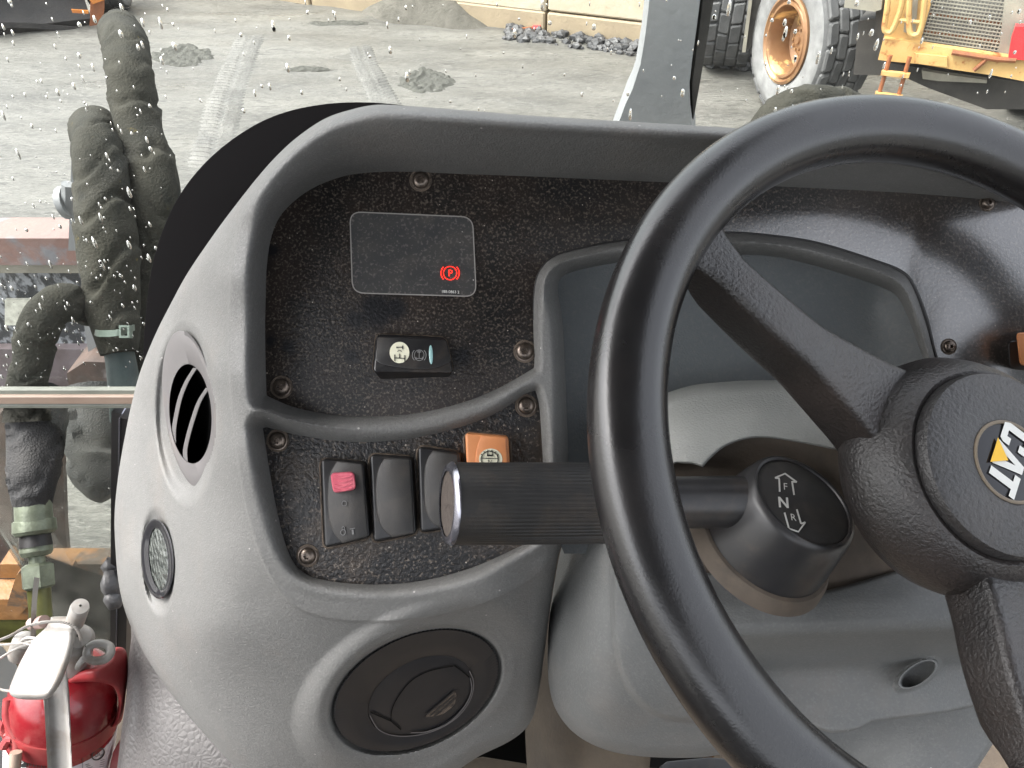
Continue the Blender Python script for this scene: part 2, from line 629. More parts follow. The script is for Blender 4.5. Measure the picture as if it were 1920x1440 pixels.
m_lens = M('cyan_lens', lin(150, 190, 190), rough=0.2)
m_red_glow = M('red_lit_symbol', lin(220, 20, 15), rough=0.4, emit=((1.0, 0.03, 0.015, 1), 0.55))
m_screw = M('blackened_steel', (0.10, 0.085, 0.075), (0.2, 0.16, 0.13), 500, rough=0.3, metal=0.85, bumps=[('n', 2500, 0.00004)])
m_wheel = M('wheel_black', (0.007, 0.0067, 0.0074), (0.010, 0.0094, 0.0098), 30, rough=0.23, rough2=0.32, rs=25, spec=0.8, bumps=[('n', 900, 0.00008)], dust=(lin(84, 74, 72), 14, 0.5, 0.85, 0.14), grain=((0.018, 0.017, 0.0172, 1), 700, 0.57, 0.75))
m_wheel_tex = M('wheel_grained', (0.012, 0.011, 0.011), (0.019, 0.0165, 0.0155), 25, rough=0.36, rough2=0.46, rs=20, spec=0.8, bumps=[('n', 560, 0.0007)], dust=(lin(92, 74, 66), 10, 0.42, 0.85, 0.3))
m_cap = M('hub_cap_black', (0.022, 0.021, 0.0215), (0.029, 0.0275, 0.027), 40, rough=0.42, spec=0.7, bumps=[('n', 480, 0.0009)], dust=(lin(110, 96, 86), 14, 0.45, 0.85, 0.16))
m_gloss = M('gloss_black', (0.012, 0.012, 0.015), rough=0.12)
m_yellow = M('yellow_print', lin(236, 184, 20), rough=0.3)
m_rubber = M('grip_rubber', (0.018, 0.0175, 0.017), (0.026, 0.024, 0.022), 60, rough=0.5, rough2=0.62, rs=50, bumps=[('n', 1400, 0.0001)], dust=(lin(140, 118, 95), 40, 0.5, 0.85, 0.2))
m_chrome = M('dull_chrome', (0.28, 0.28, 0.32), rough=0.2, metal=0.9)
m_capend = M('grip_end_cap', lin(84, 76, 70), lin(60, 53, 48), 350, rough=0.6, bumps=[('n', 700, 0.0004)])
m_lever = M('lever_black', (0.022, 0.022, 0.024), (0.03, 0.029, 0.029), 50, rough=0.33, dust=(lin(140, 116, 95), 30, 0.52, 0.85, 0.22))
m_dustbrown = M('dusty_brown_plastic', lin(98, 88, 78), lin(78, 71, 64), 30, rough=0.8, bumps=[('n', 500, 0.0002)], dust=(TAN, 25, 0.5, 0.8, 0.4))
m_vent = M('vent_plastic', (0.012, 0.012, 0.014), (0.016, 0.0158, 0.017), 40, rough=0.46, dust=(lin(90, 84, 80), 30, 0.55, 0.9, 0.12))
m_vent_grey = M('vent_grey_plastic', (0.115, 0.108, 0.108), (0.10, 0.094, 0.094), 25, rough=0.5, dust=(TAN, 20, 0.55, 0.85, 0.3))
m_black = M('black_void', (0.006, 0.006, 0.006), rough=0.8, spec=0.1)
m_vane = M('vane_grey', (0.10, 0.095, 0.095), rough=0.55)
m_dustline = M('tan_dust', (0.13, 0.10, 0.075, 1), (0.035, 0.028, 0.023, 1), 200, rough=0.9)
m_vinyl = M('grained_vinyl', (0.105, 0.099, 0.097), (0.09, 0.085, 0.083), 10, rough=0.55, bumps=[('e', 190, 0.0011), ('n', 700, 0.0002)])
m_floor = M('dusty_floor', (0.12, 0.095, 0.07, 1), (0.075, 0.06, 0.046, 1), 15, rough=0.9, bumps=[('n', 300, 0.0006)], dust=(lin(120, 104, 84), 10, 0.45, 0.75, 0.5))
m_seal = M('black_seal', (0.015, 0.014, 0.014), rough=0.5)
m_bar = M('cream_window_bar', (0.34, 0.255, 0.20, 1), (0.27, 0.20, 0.155, 1), 12, rough=0.5)
m_bar_top = M('grey_green_sill', (0.25, 0.26, 0.22, 1), (0.18, 0.19, 0.16, 1), 14, rough=0.5)
m_headliner = M('headliner', (0.14, 0.14, 0.136), rough=0.9)
m_cabwall = M('cab_wall_grey', (0.34, 0.34, 0.33), rough=0.7)
m_seat = M('seat_fabric', (0.04, 0.04, 0.042), rough=0.9)

m_sleeve = M('woven_hose_sleeve', (0.020, 0.020, 0.016), (0.038, 0.036, 0.028), 14, rough=0.9, spec=0.25, bumps=[('v', 300, 0.0012)], dust=(lin(150, 128, 34), 18, 0.64, 0.74, 0.5), c3=(0.015, 0.016, 0.014, 1), c3s=9, c3t=0.58)
m_sleeve_dark = M('woven_hose_sleeve_dark', (0.022, 0.023, 0.024), (0.045, 0.044, 0.042), 14, rough=0.8, bumps=[('v', 420, 0.0012)])
m_hose = M('rubber_hose', (0.028, 0.045, 0.050), (0.05, 0.07, 0.07), 14, rough=0.55, bumps=[('n', 120, 0.001)])
m_fitting = M('zinc_fitting', lin(122, 130, 112), lin(88, 94, 80), 30, rough=0.42, metal=0.35, bumps=[('n', 150, 0.0008)])
m_olive = M('olive_fitting', lin(96, 98, 50), lin(76, 76, 42), 25, rough=0.45, metal=0.2)
m_tie = M('cable_tie_plastic', lin(96, 108, 100), rough=0.4)
m_post = M('grey_painted_steel', (0.23, 0.236, 0.24), (0.18, 0.187, 0.193), 5, rough=0.5, rough2=0.65, bumps=[('n', 60, 0.001)], c3=lin(190, 172, 110), c3s=22, c3t=0.72)
m_beam_red = M('worn_red_paint', (0.21, 0.125, 0.105, 1), (0.165, 0.10, 0.088, 1), 12, rough=0.45, c3=lin(112, 112, 116), c3s=6, c3t=0.53, bumps=[('n', 60, 0.0012)])
m_mottle = M('mottled_steel', (0.03, 0.032, 0.036), (0.26, 0.27, 0.29), 30, rough=0.35, rough2=0.55, cst=(0.47, 0.56), bumps=[('n', 70, 0.002)], stretch=(1.2, 1, 0.8))
m_rust = M('rusty_steel', lin(88, 70, 62), lin(58, 48, 44), 10, rough=0.6, bumps=[('n', 50, 0.002)], c3=lin(110, 104, 104), c3s=7, c3t=0.58)
m_orange_worn = M('worn_orange_paint', (0.22, 0.105, 0.03, 1), (0.15, 0.07, 0.024, 1), 12, rough=0.5, c3=lin(70, 58, 46), c3s=14, c3t=0.51, bumps=[('n', 40, 0.003)])
m_whiteplate = M('white_label_plate', lin(212, 212, 200), lin(168, 166, 155), 60, rough=0.5)
m_yellow_truck = M('yellow_truck_paint', (0.55, 0.36, 0.145, 1), (0.46, 0.28, 0.10, 1), 3, rough=0.45, c3=lin(140, 84, 44), c3s=6, c3t=0.58, bumps=[('n', 20, 0.002)])
m_truck_rust = M('truck_rust', lin(150, 90, 52), lin(118, 72, 46), 8, rough=0.6)
m_truck_dark = M('truck_underside', (0.028, 0.026, 0.024), (0.055, 0.05, 0.045), 4, rough=0.8)
m_truck_grey = M('truck_grey_steel', lin(150, 146, 132), lin(126, 122, 112), 4, rough=0.6)
m_tyre = M('tyre_rubber', (0.055, 0.056, 0.058), (0.10, 0.10, 0.10), 5, rough=0.55, rough2=0.75, bumps=[('n', 40, 0.004)])
m_tyre_side = M('tyre_dried_mud', (0.22, 0.22, 0.218), (0.14, 0.14, 0.14), 7, rough=0.75, bumps=[('n', 25, 0.004)])
m_rim = M('copper_rim', (0.21, 0.105, 0.05, 1), (0.28, 0.155, 0.075, 1), 5, rough=0.34, metal=0.25, bumps=[('n', 18, 0.003)], c3=lin(236, 196, 130), c3s=3.0, c3t=0.57)
m_mesh = M('radiator_mesh', (0.22, 0.215, 0.205), (0.17, 0.165, 0.16), 4, rough=0.6)
m_red_box = M('red_box', lin(205, 55, 58), lin(186, 46, 50), 9, rough=0.4)
m_conc = M('concrete_cream', (0.52, 0.46, 0.36, 1), (0.44, 0.38, 0.28, 1), 3, rough=0.85, bumps=[('N', 12, 0.01)], c3=(0.36, 0.30, 0.21, 1), c3s=2.0, c3t=0.6)
m_conc_tan = M('concrete_tan', (0.36, 0.29, 0.195, 1), (0.30, 0.24, 0.165, 1), 2, rough=0.85, bumps=[('N', 12, 0.01)])
m_rock = M('bank_rock', (0.15, 0.135, 0.105, 1), (0.09, 0.08, 0.06, 1), 2.5, rough=0.9, bumps=[('N', 3, 0.1)], c3=lin(150, 112, 86), c3s=2.5, c3t=0.6)
m_rubble = M('dark_rubble', (0.035, 0.035, 0.037), (0.09, 0.09, 0.092), 8, rough=0.5, bumps=[('n', 30, 0.01)])
m_heap = M('gravel_heap', (0.12, 0.112, 0.095, 1), (0.08, 0.075, 0.062, 1), 6, rough=0.9, bumps=[('N', 25, 0.03)])
m_puddle = M('puddle_water', (0.20, 0.2, 0.19), rough=0.08, spec=0.8, bumps=[('n', 3, 0.004)])
m_mud = M('dark_mud', (0.075, 0.075, 0.063, 1), (0.05, 0.05, 0.042, 1), 9, rough=0.75, bumps=[('N', 22, 0.04)])

# wet gravel ground: long smears of fines over gravel, wetter (smoother) in patches
m_ground = M('wet_gravel', (0.165, 0.16, 0.142), (0.075, 0.073, 0.065), 0.9, rough=0.24, rough2=0.62, rs=0.55, bumps=[('N', 7, 0.05), ('n', 60, 0.012)], c3=(0.055, 0.054, 0.048, 1), c3s=14, c3t=0.545, detail=12, spec=0.55, stretch=(0.4, 1.6, 1), grain=((0.20, 0.195, 0.176, 1), 30, 0.54, 0.72))
m_track = M('tyre_track_mud', (0.118, 0.115, 0.103), (0.07, 0.068, 0.061), 2.2, rough=0.35, rough2=0.6, rs=3, bumps=[('N', 14, 0.02)], spec=0.6)

def glass_mat(name, tint, dirt):
    m = bpy.data.materials.new(name)
    m.use_nodes = True
    nt = m.node_tree
    N, L = nt.nodes, nt.links
    N.remove(N['Principled BSDF'])
    out = N['Material Output']
    tr = N.new('ShaderNodeBsdfTransparent')
    tr.inputs[0].default_value = tint
    gl = N.new('ShaderNodeBsdfGlossy')
    gl.inputs['Roughness'].default_value = 0.02
    fr = N.new('ShaderNodeFresnel')
    fr.inputs['IOR'].default_value = 1.18
    mx = N.new('ShaderNodeMixShader')
    L.new(fr.outputs[0], mx.inputs[0])
    L.new(tr.outputs[0], mx.inputs[1])
    L.new(gl.outputs[0], mx.inputs[2])
    df = N.new('ShaderNodeBsdfDiffuse')
    df.inputs[0].default_value = (0.6, 0.58, 0.52, 1)
    tc = N.new('ShaderNodeTexCoord')
    no = N.new('ShaderNodeTexNoise')
    no.inputs['Scale'].default_value = 14
    no.inputs['Detail'].default_value = 10
    no.inputs['Roughness'].default_value = 0.75
    L.new(tc.outputs['Object'], no.inputs['Vector'])
    mr = N.new('ShaderNodeMapRange')
    mr.inputs['From Min'].default_value = 0.45
    mr.inputs['From Max'].default_value = 0.8
    mr.inputs['To Min'].default_value = dirt * 0.3
    mr.inputs['To Max'].default_value = dirt * 2.5
    L.new(no.outputs['Fac'], mr.inputs['Value'])
    m2 = N.new('ShaderNodeMixShader')
    L.new(mr.outputs[0], m2.inputs[0])
    L.new(mx.outputs[0], m2.inputs[1])
    L.new(df.outputs[0], m2.inputs[2])
    L.new(m2.outputs[0], out.inputs['Surface'])
    return m
m_glass = glass_mat('window_glass', (0.95, 0.965, 0.95, 1), 0.012)
m_glass_low = glass_mat('dusty_window_glass', (0.93, 0.95, 0.92, 1), 0.07)
m_drop = bpy.data.materials.new('rain_water')
m_drop.use_nodes = True
_b = m_drop.node_tree.nodes['Principled BSDF']
_b.inputs['Transmission Weight'].default_value = 1.0
_b.inputs['Roughness'].default_value = 0.0
_b.inputs['IOR'].default_value = 1.33
_b.inputs['Base Color'].default_value = (1, 1, 1, 1)

# ================================================================== THE YARD
def struct(o, kind='structure'):
    o['kind'] = kind
    return o

def gz(x, y):
    return 0.012 * np.sin(x * 1.7 + 0.6 * y) * np.cos(y * 1.1) + 0.008 * np.sin(x * 5.1 - y * 3.3) + 0.006 * np.sin(9.0 * y + 2.0 * x)

def axis_grid(lo, hi, st, far):
    a = list(np.arange(lo, hi + 1e-6, st))
    s, v = st, hi
    out = []
    while v < far:
        s *= 1.35
        v += s
        out.append(v)
    s, v = st, lo
    pre = []
    while v > -far:
        s *= 1.35
        v -= s
        pre.append(v)
    return np.array(pre[::-1] + a + out)
gx = axis_grid(-8, 8, 0.06, 400)
gy = axis_grid(0.4, 16, 0.06, 400)
GX, GY = np.meshgrid(gx, gy)
GZ = np.where((abs(GX) < 9) & (GY > 0) & (GY < 17), gz(GX, GY), 0)
idx = np.arange(GX.size).reshape(GX.shape)
ff = np.stack([idx[:-1, :-1].ravel(), idx[:-1, 1:].ravel(), idx[1:, 1:].ravel(), idx[1:, :-1].ravel()], 1)
struct(mk('ground', np.stack([GX, GY, GZ], -1).reshape(-1, 3), ff, m_ground, sharp=0))

def track(name, pts, width, pitch, phase):
    P = curve([G(*p) for p in pts], 60, closed=False)
    L = np.r_[0, np.cumsum(np.linalg.norm(np.diff(P, axis=0), axis=1))]
    n = int(L[-1] / 0.018)
    s = np.linspace(0, L[-1], n)
    Q = np.stack([np.interp(s, L, P[:, k]) for k in range(3)], 1)
    T = np.gradient(Q, axis=0)
    T /= np.linalg.norm(T, axis=1)[:, None]
    Nn = np.stack([-T[:, 1], T[:, 0]], 1)
    us = np.linspace(-1, 1, 25)
    V = []
    for i in range(n):
        for u in us:
            x, y = Q[i, :2] + Nn[i] * u * width / 2
            w = (s[i] + abs(u) * 0.09 + phase) / pitch
            rib = 0.5 + 0.5 * math.tanh(3.0 * math.sin(2 * math.pi * w))
            fall = min(1.0, (1 - abs(u)) / 0.35) * min(1.0, i / 25.0, (n - 1 - i) / 25.0)
            patch = 0.35 + 0.65 * smooth01(np.array([(noise.noise(Vector((x * 1.4, y * 1.4, 3))) + 0.5)]))[0]
            lane = 0.35 if abs(u) < 0.14 else 1.0
            V.append((x, y, float(gz(x, y)) - 0.012 + fall * (0.014 + 0.024 * rib * patch * lane)))
    k = len(us)
    Fc = [(i * k + j, (i + 1) * k + j, (i + 1) * k + j + 1, i * k + j + 1) for i in range(n - 1) for j in range(k - 1)]
    return struct(mk(name, V, Fc, m_track, sharp=0))
track('tyre_track', [(472, 62), (452, 110), (430, 170), (405, 260), (390, 330)], 0.52, 0.105, 0.0)
track('tyre_track', [(672, 78), (682, 110), (700, 150), (728, 200), (760, 240)], 0.42, 0.10, 0.05)

def ground_patch(name, cx, cy, rx, ry, mat, hgt, seed, n=46, flat=False):
    V, Fc = [], []
    rings = 26
    for i in range(rings + 1):
        for j in range(n):
            t = 2 * math.pi * j / n
            wob = 1 + (0.10 * noise.noise(Vector((math.cos(t) * 13 + seed, math.sin(t) * 13, seed)))) + 0.28 * noise.noise(Vector((math.cos(t) * 1.6 + seed, math.sin(t) * 1.6, seed))) + 0.12 * noise.noise(Vector((math.cos(t) * 5 + seed, math.sin(t) * 5, seed)))
            r = i / rings * wob
            p = G(cx + rx * r * math.cos(t), cy + ry * r * math.sin(t))
            e = 1 - i / rings
            z = float(gz(p[0], p[1]))
            if flat:
                z = 0.018 if i < rings else -0.02
            else:
                z += -0.02 + min(1, e * 4) * (0.022 + hgt * (0.5 + noise.noise(Vector((p[0] * 14, p[1] * 14, seed)))) * (0.35 + 0.65 * (1 if 0.15 < e < 0.7 else 0.2)))
            V.append((p[0], p[1], z))
    for i in range(rings):
        for j in range(n):
            Fc.append((i * n + j, (i + 1) * n + j, (i + 1) * n + (j + 1) % n, i * n + (j + 1) % n))
    return struct(mk(name, V, Fc, mat, sharp=0))
ground_patch('mud_patch', 338, 104, 66, 22, m_mud, 0.035, 2.0, n=110)
ground_patch('mud_patch', 798, 152, 58, 26, m_mud, 0.035, 5.0, n=110)
ground_patch('mud_patch', 630, 44, 66, 7, m_mud, 0.02, 8.0)
ground_patch('mud_patch', 580, 132, 50, 5, m_mud, 0.02, 9.0)

# concrete block wall
wa, wb = G(580, 9), G(1205, 88)
wd = (wb - wa) / np.linalg.norm(wb - wa)
wn_ = np.array([-wd[1], wd[0], 0])
joint = G(1022, 64)
sj = np.dot(joint - wa, wd)
wall = thing('concrete_wall', 'low cream and tan concrete block wall along the far edge of the yard', 'wall', tuple(wa + wn_ * 0.3))
BL = sj
for i in range(-3, 4):
    s0 = sj + i * BL + 0.02
    s1 = sj + (i + 1) * BL - 0.02
    c = wa + wd * (s0 + s1) / 2 + wn_ * 0.35
    dz = 0.0 if i < 0 else 0.03
    top = box('block', c + np.array([0, 0, 0.50 + dz]), s1 - s0, 0.60, 0.42, m_conc if i > -3 else m_conc_tan, wall, X=wd, Y=wn_, bev=0.025)
    box('block_base', c + np.array([0, 0, 0.12]) - wn_ * 0.004, s1 - s0, 0.63, 0.36, m_conc_tan, wall, X=wd, Y=wn_, bev=0.02)
    box('block', c + wn_ * 0.16 + np.array([0, 0, 0.95 + dz]), s1 - s0, 0.60, 0.46, m_conc_tan, wall, X=wd, Y=wn_, bev=0.025)

bv, bf = [], []
nu, nv = 90, 24
for i in range(nu):
    for j in range(nv):
        s = -14 + 34 * i / (nu - 1)
        q = wa + wd * s + wn_ * (0.7 + 9 * (j / (nv - 1)) ** 1.3)
        z = -0.2 + 1.2 * min(1, j / 2.0) + 3.0 * (j / (nv - 1)) + 0.35 * noise.noise(Vector((q[0] * 0.9, q[1] * 0.9, 1)))
        bv.append((q[0], q[1], z))
for i in range(nu - 1):
    for j in range(nv - 1):
        bf.append((i * nv + j, (i + 1) * nv + j, (i + 1) * nv + j + 1, i * nv + j + 1))
struct(mk('bank', bv, bf, m_rock, sharp=0))

def stone_data(c, r, seed, flat=0.7):
    bm = bmesh.new()
    bmesh.ops.create_icosphere(bm, subdivisions=1, radius=1.0)
    V = []
    for v in bm.verts:
        q = v.co * (1 + 0.5 * noise.noise(v.co * 1.3 + Vector((seed * 3.1, seed, 0))))
        V.append((c[0] + q.x * r, c[1] + q.y * r, c[2] + q.z * r * flat))
    Fc = [tuple(x.index for x in f.verts) for f in bm.faces]
    bm.free()
    return np.array(V), Fc
mb = MB()
for i in range(420):
    s = sj + rng.random() ** 0.8 * 4.5 - 0.6
    o = rng.random() * 0.55
    q = wa + wd * s - wn_ * (o - 0.05)
    r = 0.03 + 0.07 * rng.random() ** 2
    mb.add(*stone_data((q[0], q[1], r * 0.3 + (0.55 - o) * 0.12 * rng.random()), r, i * 0.37))
rub = mb.build('rubble', m_rubble, smooth=False)
tag(rub, 'dark broken rubble strewn along the foot of the concrete wall', 'rubble')
struct(rub, 'stuff')

hv, hf = [], []
hc = G(775, 36) + np.array([0.1, 0.1, 0])
for i in range(22):
    for j in range(48):
        r = i / 21 * (1 + 0.22 * noise.noise(Vector((math.cos(j / 48 * 6.283) * 1.4, math.sin(j / 48 * 6.283) * 1.4, 4))))
        t = 2 * math.pi * j / 48
        rx_, ry_ = 1.15, 0.5
        p = hc + wd * rx_ * r * math.cos(t) + wn_ * ry_ * r * math.sin(t)
        z = 0.52 * max(0, 1 - i / 21) ** 0.95 + 0.10 * noise.noise(Vector((p[0] * 3, p[1] * 3, 2))) * (1 - (i / 21) ** 4) - 0.03 * (i / 21)
        hv.append((p[0], p[1], z))
for i in range(21):
    for j in range(48):
        hf.append((i * 48 + j, (i + 1) * 48 + j, (i + 1) * 48 + (j + 1) % 48, i * 48 + (j + 1) % 48))
heap = mk('gravel_heap', hv, hf, m_heap, sharp=0)
tag(heap, 'small pointed heap of grey gravel tipped against the concrete wall', 'gravel heap')
struct(heap, 'stuff')

stick = thing('marker_stick', 'thin rusty rod with a red painted tip lying by the wall joint', 'rod', tuple(G(975, 56)))
pA, pB, pC = G(955, 56, 0.05), G(1000, 52, 0.07), G(1014, 52, 0.08)
tube('rod', [pA, (pA + pB) / 2, pB], 0.02, m_truck_rust, stick, n=8)
tube('tip', [pB, (pB + pC) / 2, pC], 0.035, m_red_box, stick, n=8)

# ---------------- wheels
def wheel(parent, c, axis, R, width, rim_r, nblk=22, rows=5, label=None, rim=True, seed=0):
    """tyre with real tread blocks; c is the centre of the outer face, axis points outward"""
    x, y, z = frame_from(axis)
    c = np.asarray(c, float)
    Rt = R * 0.955
    prof = [(rim_r, -width + 0.02), (R * 0.72, -width), (R * 0.88, -width + 0.015), (Rt, -width + 0.07), (Rt, -width / 2), (Rt, -0.07), (R * 0.90, -0.012), (R * 0.80, 0.0), (R * 0.62, -0.004), (rim_r * 1.06, -0.03), (rim_r, -0.06)]
    ty = lathe('tyre', prof, c, axis, [m_tyre, m_tyre_side], parent, n=64, sharp=60, label=label)
    for p in ty.data.polygons:
        if p.index // 64 in (6, 7, 8, 9):
            p.material_index = 1
    mbb = MB()
    for r_ in range(rows):
        for k in range(nblk):
            t = 2 * math.pi * (k + 0.5 * (r_ % 2)) / nblk
            e = math.cos(t) * x + math.sin(t) * y
            tt = -math.sin(t) * x + math.cos(t) * y
            bw = width * 0.98 / rows
            off = -0.03 - (r_ + 0.5) * (width - 0.06) / rows
            L_ = 2 * math.pi * R / nblk * (0.88 if r_ in (0, rows - 1) else 0.93)
            hgt = R * 0.075
            sk = 0.16 * (1 if r_ % 2 else -1)
            zz = z + tt * sk
            V, Fc = box_data(c + off * z + e * (R - hgt / 2), L_, bw * 0.90, hgt, X=tt, Y=zz, Z=e, bev=0.016)
            mbb.add(V, Fc)
    mbb.build('tread', m_tyre, ty, smooth=False, kind='stuff')
    if rim:
        rr = rim_r
        rm = lathe('rim', [(rr * 1.05, -0.045), (rr * 1.07, 0.0), (rr * 1.0, 0.012), (rr * 0.96, -0.01), (rr * 0.93, -0.02), (rr * 0.90, 0.0), (rr * 0.84, 0.002), (rr * 0.80, -0.03), (rr * 0.78, -0.26), (rr * 0.62, -0.30), (rr * 0.40, -0.28), (rr * 0.36, -0.20), (rr * 0.30, -0.18), (rr * 0.12, -0.17), (rr * 0.10, -0.15), (0.001, -0.15)], c, axis, m_rim, parent, n=56, sharp=35)
        nb = MB()
        for k in range(10):
            t = 2 * math.pi * k / 10
            e = math.cos(t) * x + math.sin(t) * y
            nb.add(*lathe_data([(0.028, 0), (0.028, 0.035), (0.001, 0.04)], c + e * rr * 0.55 - z * 0.30, axis, 6))
            e2 = math.cos(t + 0.2) * x + math.sin(t + 0.2) * y
            nb.add(*lathe_data([(0.015, 0), (0.015, 0.02), (0.001, 0.022)], c + e2 * rr * 0.24 - z * 0.178, axis, 6))
        nb.build('wheel_nut', m_rim, rm, smooth=False, kind='stuff')
    return ty

# ---------------- the yellow haul truck
A0 = G(1648, 86, 1.15)
tu = np.array([0.88, -0.475, 0])
tu /= np.linalg.norm(tu)
tn = np.array([tu[1], -tu[0], 0])
tn = tn if np.dot(tn, -A0 * np.array([1, 1, 0])) > 0 else -tn
truck = thing('haul_truck', 'large yellow haul truck with copper wheel rim, front ladder and mesh grille', 'truck', (A0[0], A0[1], 0))
def TP(px, py, off=0.0):
    return on_plane(px, py, A0 + tn * off, tn)
def tplate(name, pxs, th, mat, off=0.0, parent=truck, **k):
    Pf = np.array([TP(a, b, off) for a, b in pxs])
    Pb = Pf - tn * th
    return loft(name, [Pb, Pf], mat, parent, cap0=True, cap1=True, smooth=False, **k)

wc = G(1470, 76, 0.8)
wheel(truck, wc, (-0.975, -0.22, 0), 0.8, 0.62, 0.42, nblk=20, label='front wheel with pale muddy sidewall and copper rim')
rc_ = G(1352, 152)
vback = np.array([rc_[0], rc_[1], 0])
vback /= np.linalg.norm(vback)
side = np.array([-vback[1], vback[0], 0])
wheel(truck, np.array([rc_[0], rc_[1], 0.8]) + vback * 0.78 + side * 0.32, side, 0.8, 0.64, 0.42, nblk=20, rows=4, label='rear tyre seen end on')
rc2 = G(1925, 240)
vb2 = np.array([rc2[0], rc2[1], 0])
vb2 /= np.linalg.norm(vb2)
sd2 = np.array([-vb2[1], vb2[0], 0])
wheel(truck, np.array([rc2[0], rc2[1], 0.8]) + vb2 * 0.78 + sd2 * 0.34, sd2, 0.8, 0.68, 0.42, nblk=20, rows=4, label='far front tyre seen end on')

bump_ = tplate('bumper', [(1646, 112), (1656, 73), (1722, 82), (1790, 92), (1936, 114), (1940, 156), (1860, 141), (1790, 131), (1722, 120), (1668, 115)], 0.10, m_yellow_truck, 0.12)
tplate('bumper_step', [(1714, 100), (1776, 107), (1776, 126), (1714, 119)], 0.03, m_yellow_truck, 0.15, bump_)
rs_ = tube('rust_rod', [TP(1785, 98, 0.15), TP(1830, 105, 0.15), TP(1868, 111, 0.15), TP(1905, 113, 0.15)], 0.022, m_truck_rust, bump_, n=8)
tube('rust_bar', [TP(1852, 108, 0.15), TP(1840, 120, 0.15), TP(1826, 132, 0.15)], 0.018, m_truck_rust, bump_, n=8)
tplate('front_post', [(1655, 82), (1664, 30), (1672, -40), (1756, -40), (1742, 20), (1724, 83)], 0.12, m_yellow_truck, 0.02)
tplate('front_post_inner', [(1694, 60), (1704, -40), (1724, -40), (1716, 66)], 0.03, m_truck_grey, 0.045)
def hoop(pxs, r=0.024, mat=m_yellow_truck):
    P = curve([TP(a, b, 0.14) for a, b in pxs], 40, closed=False)
    tube('handrail', P, r, mat, truck, n=8)
hoop([(1668, -40), (1664, 10), (1658, 50), (1660, 58), (1672, 58), (1690, 12), (1694, -40)])
hoop([(1708, -40), (1704, 20), (1706, 60), (1716, 66), (1724, 60), (1730, 36), (1738, -40)])
hoop([(1680, 36), (1700, 39), (1724, 42)], 0.016)
# grille: a mesh of real wires over a grey radiator
tplate('radiator', [(1724, 80), (1744, -40), (1930, -40), (1926, 112)], 0.05, m_mesh, -0.06)
gm = MB()
uA, uB, uC = TP(1724, 80, 0), TP(1885, 104, 0), TP(1744, -40, 0)
along = (uB - uA)
Lg = np.linalg.norm(along)
along /= Lg
upw = np.array([0, 0, 1.0])
lean = np.linalg.norm(uC - uA)
for k in range(int(Lg / 0.028)):
    p = uA + along * (k * 0.028)
    gm.add(*box_data(p + upw * lean / 2, 0.009, 0.006, lean, X=along, Y=tn, Z=upw))
for k in range(int(lean / 0.028)):
    p = uA + along * Lg / 2 + upw * (k * 0.028)
    gm.add(*box_data(p + tn * 0.004, Lg, 0.006, 0.009, X=along, Y=tn, Z=upw))
gr = gm.build('grille', m_truck_grey, truck, smooth=False, kind='stuff')
for yb in (22, 56):
    tplate('grille_bar', [(1740 - yb * 0.12, yb), (1905, yb + 24), (1905, yb + 30), (1740 - yb * 0.12, yb + 6)], 0.03, m_truck_rust, -0.02)
tplate('side_panel', [(1872, 100), (1888, -40), (1960, -40), (1950, 112)], 0.05, m_truck_grey, 0.01)
tplate('red_box', [(1890, 110), (1896, 74), (1904, 50), (1950, 52), (1950, 116)], 0.12, m_red_box, 0.16, bump_)
tplate('chassis', [(1600, 140), (1610, 40), (1665, 30), (1665, 118), (1730, 128), (1860, 146), (1960, 160), (1960, 205), (1850, 205), (1740, 165), (1690, 142)], 0.9, m_truck_dark, -0.16)
tplate('skid_plate', [(1728, 132), (1762, 138), (1850, 150), (1850, 156), (1760, 152), (1730, 148)], 0.1, m_truck_grey, -0.08)
tplate('mudguard', [(1582, 14), (1590, -40), (1660, -40), (1652, 18), (1640, 22)], 0.3, m_truck_grey, -0.02)
tplate('engine_bay', [(1640, 60), (1646, -40), (1980, -40), (1980, 120), (1660, 90)], 1.4, m_truck_dark, -0.14)
lad = thing  # ladder is a part of the truck
lo_ = 0.2
rails_px = [((1670, 103), (1648, 176)), ((1706, 106), (1684, 182))]
lm = MB()
ldr = tube('ladder', [TP(1670, 103, lo_), TP(1659, 140, lo_), TP(1648, 176, lo_)], 0.018, m_truck_rust, truck, n=8)
tube('rail', [TP(1706, 106, lo_), TP(1695, 144, lo_), TP(1684, 182, lo_)], 0.018, m_truck_rust, ldr, n=8)
for (a, b) in (((1656, 136), (1702, 141)), ((1644, 176), (1688, 182))):
    pa, pb = TP(*a, lo_ + 0.02), TP(*b, lo_ + 0.02)
    d_ = (pb - pa) / np.linalg.norm(pb - pa)
    box('rung', (pa + pb) / 2, np.linalg.norm(pb - pa) + 0.03, 0.06, 0.035, m_yellow_truck, ldr, X=d_, Y=tn, Z=np.cross(d_, tn))
pA = G(1322, 148)
pan = TP(1400, 60, -0.6)
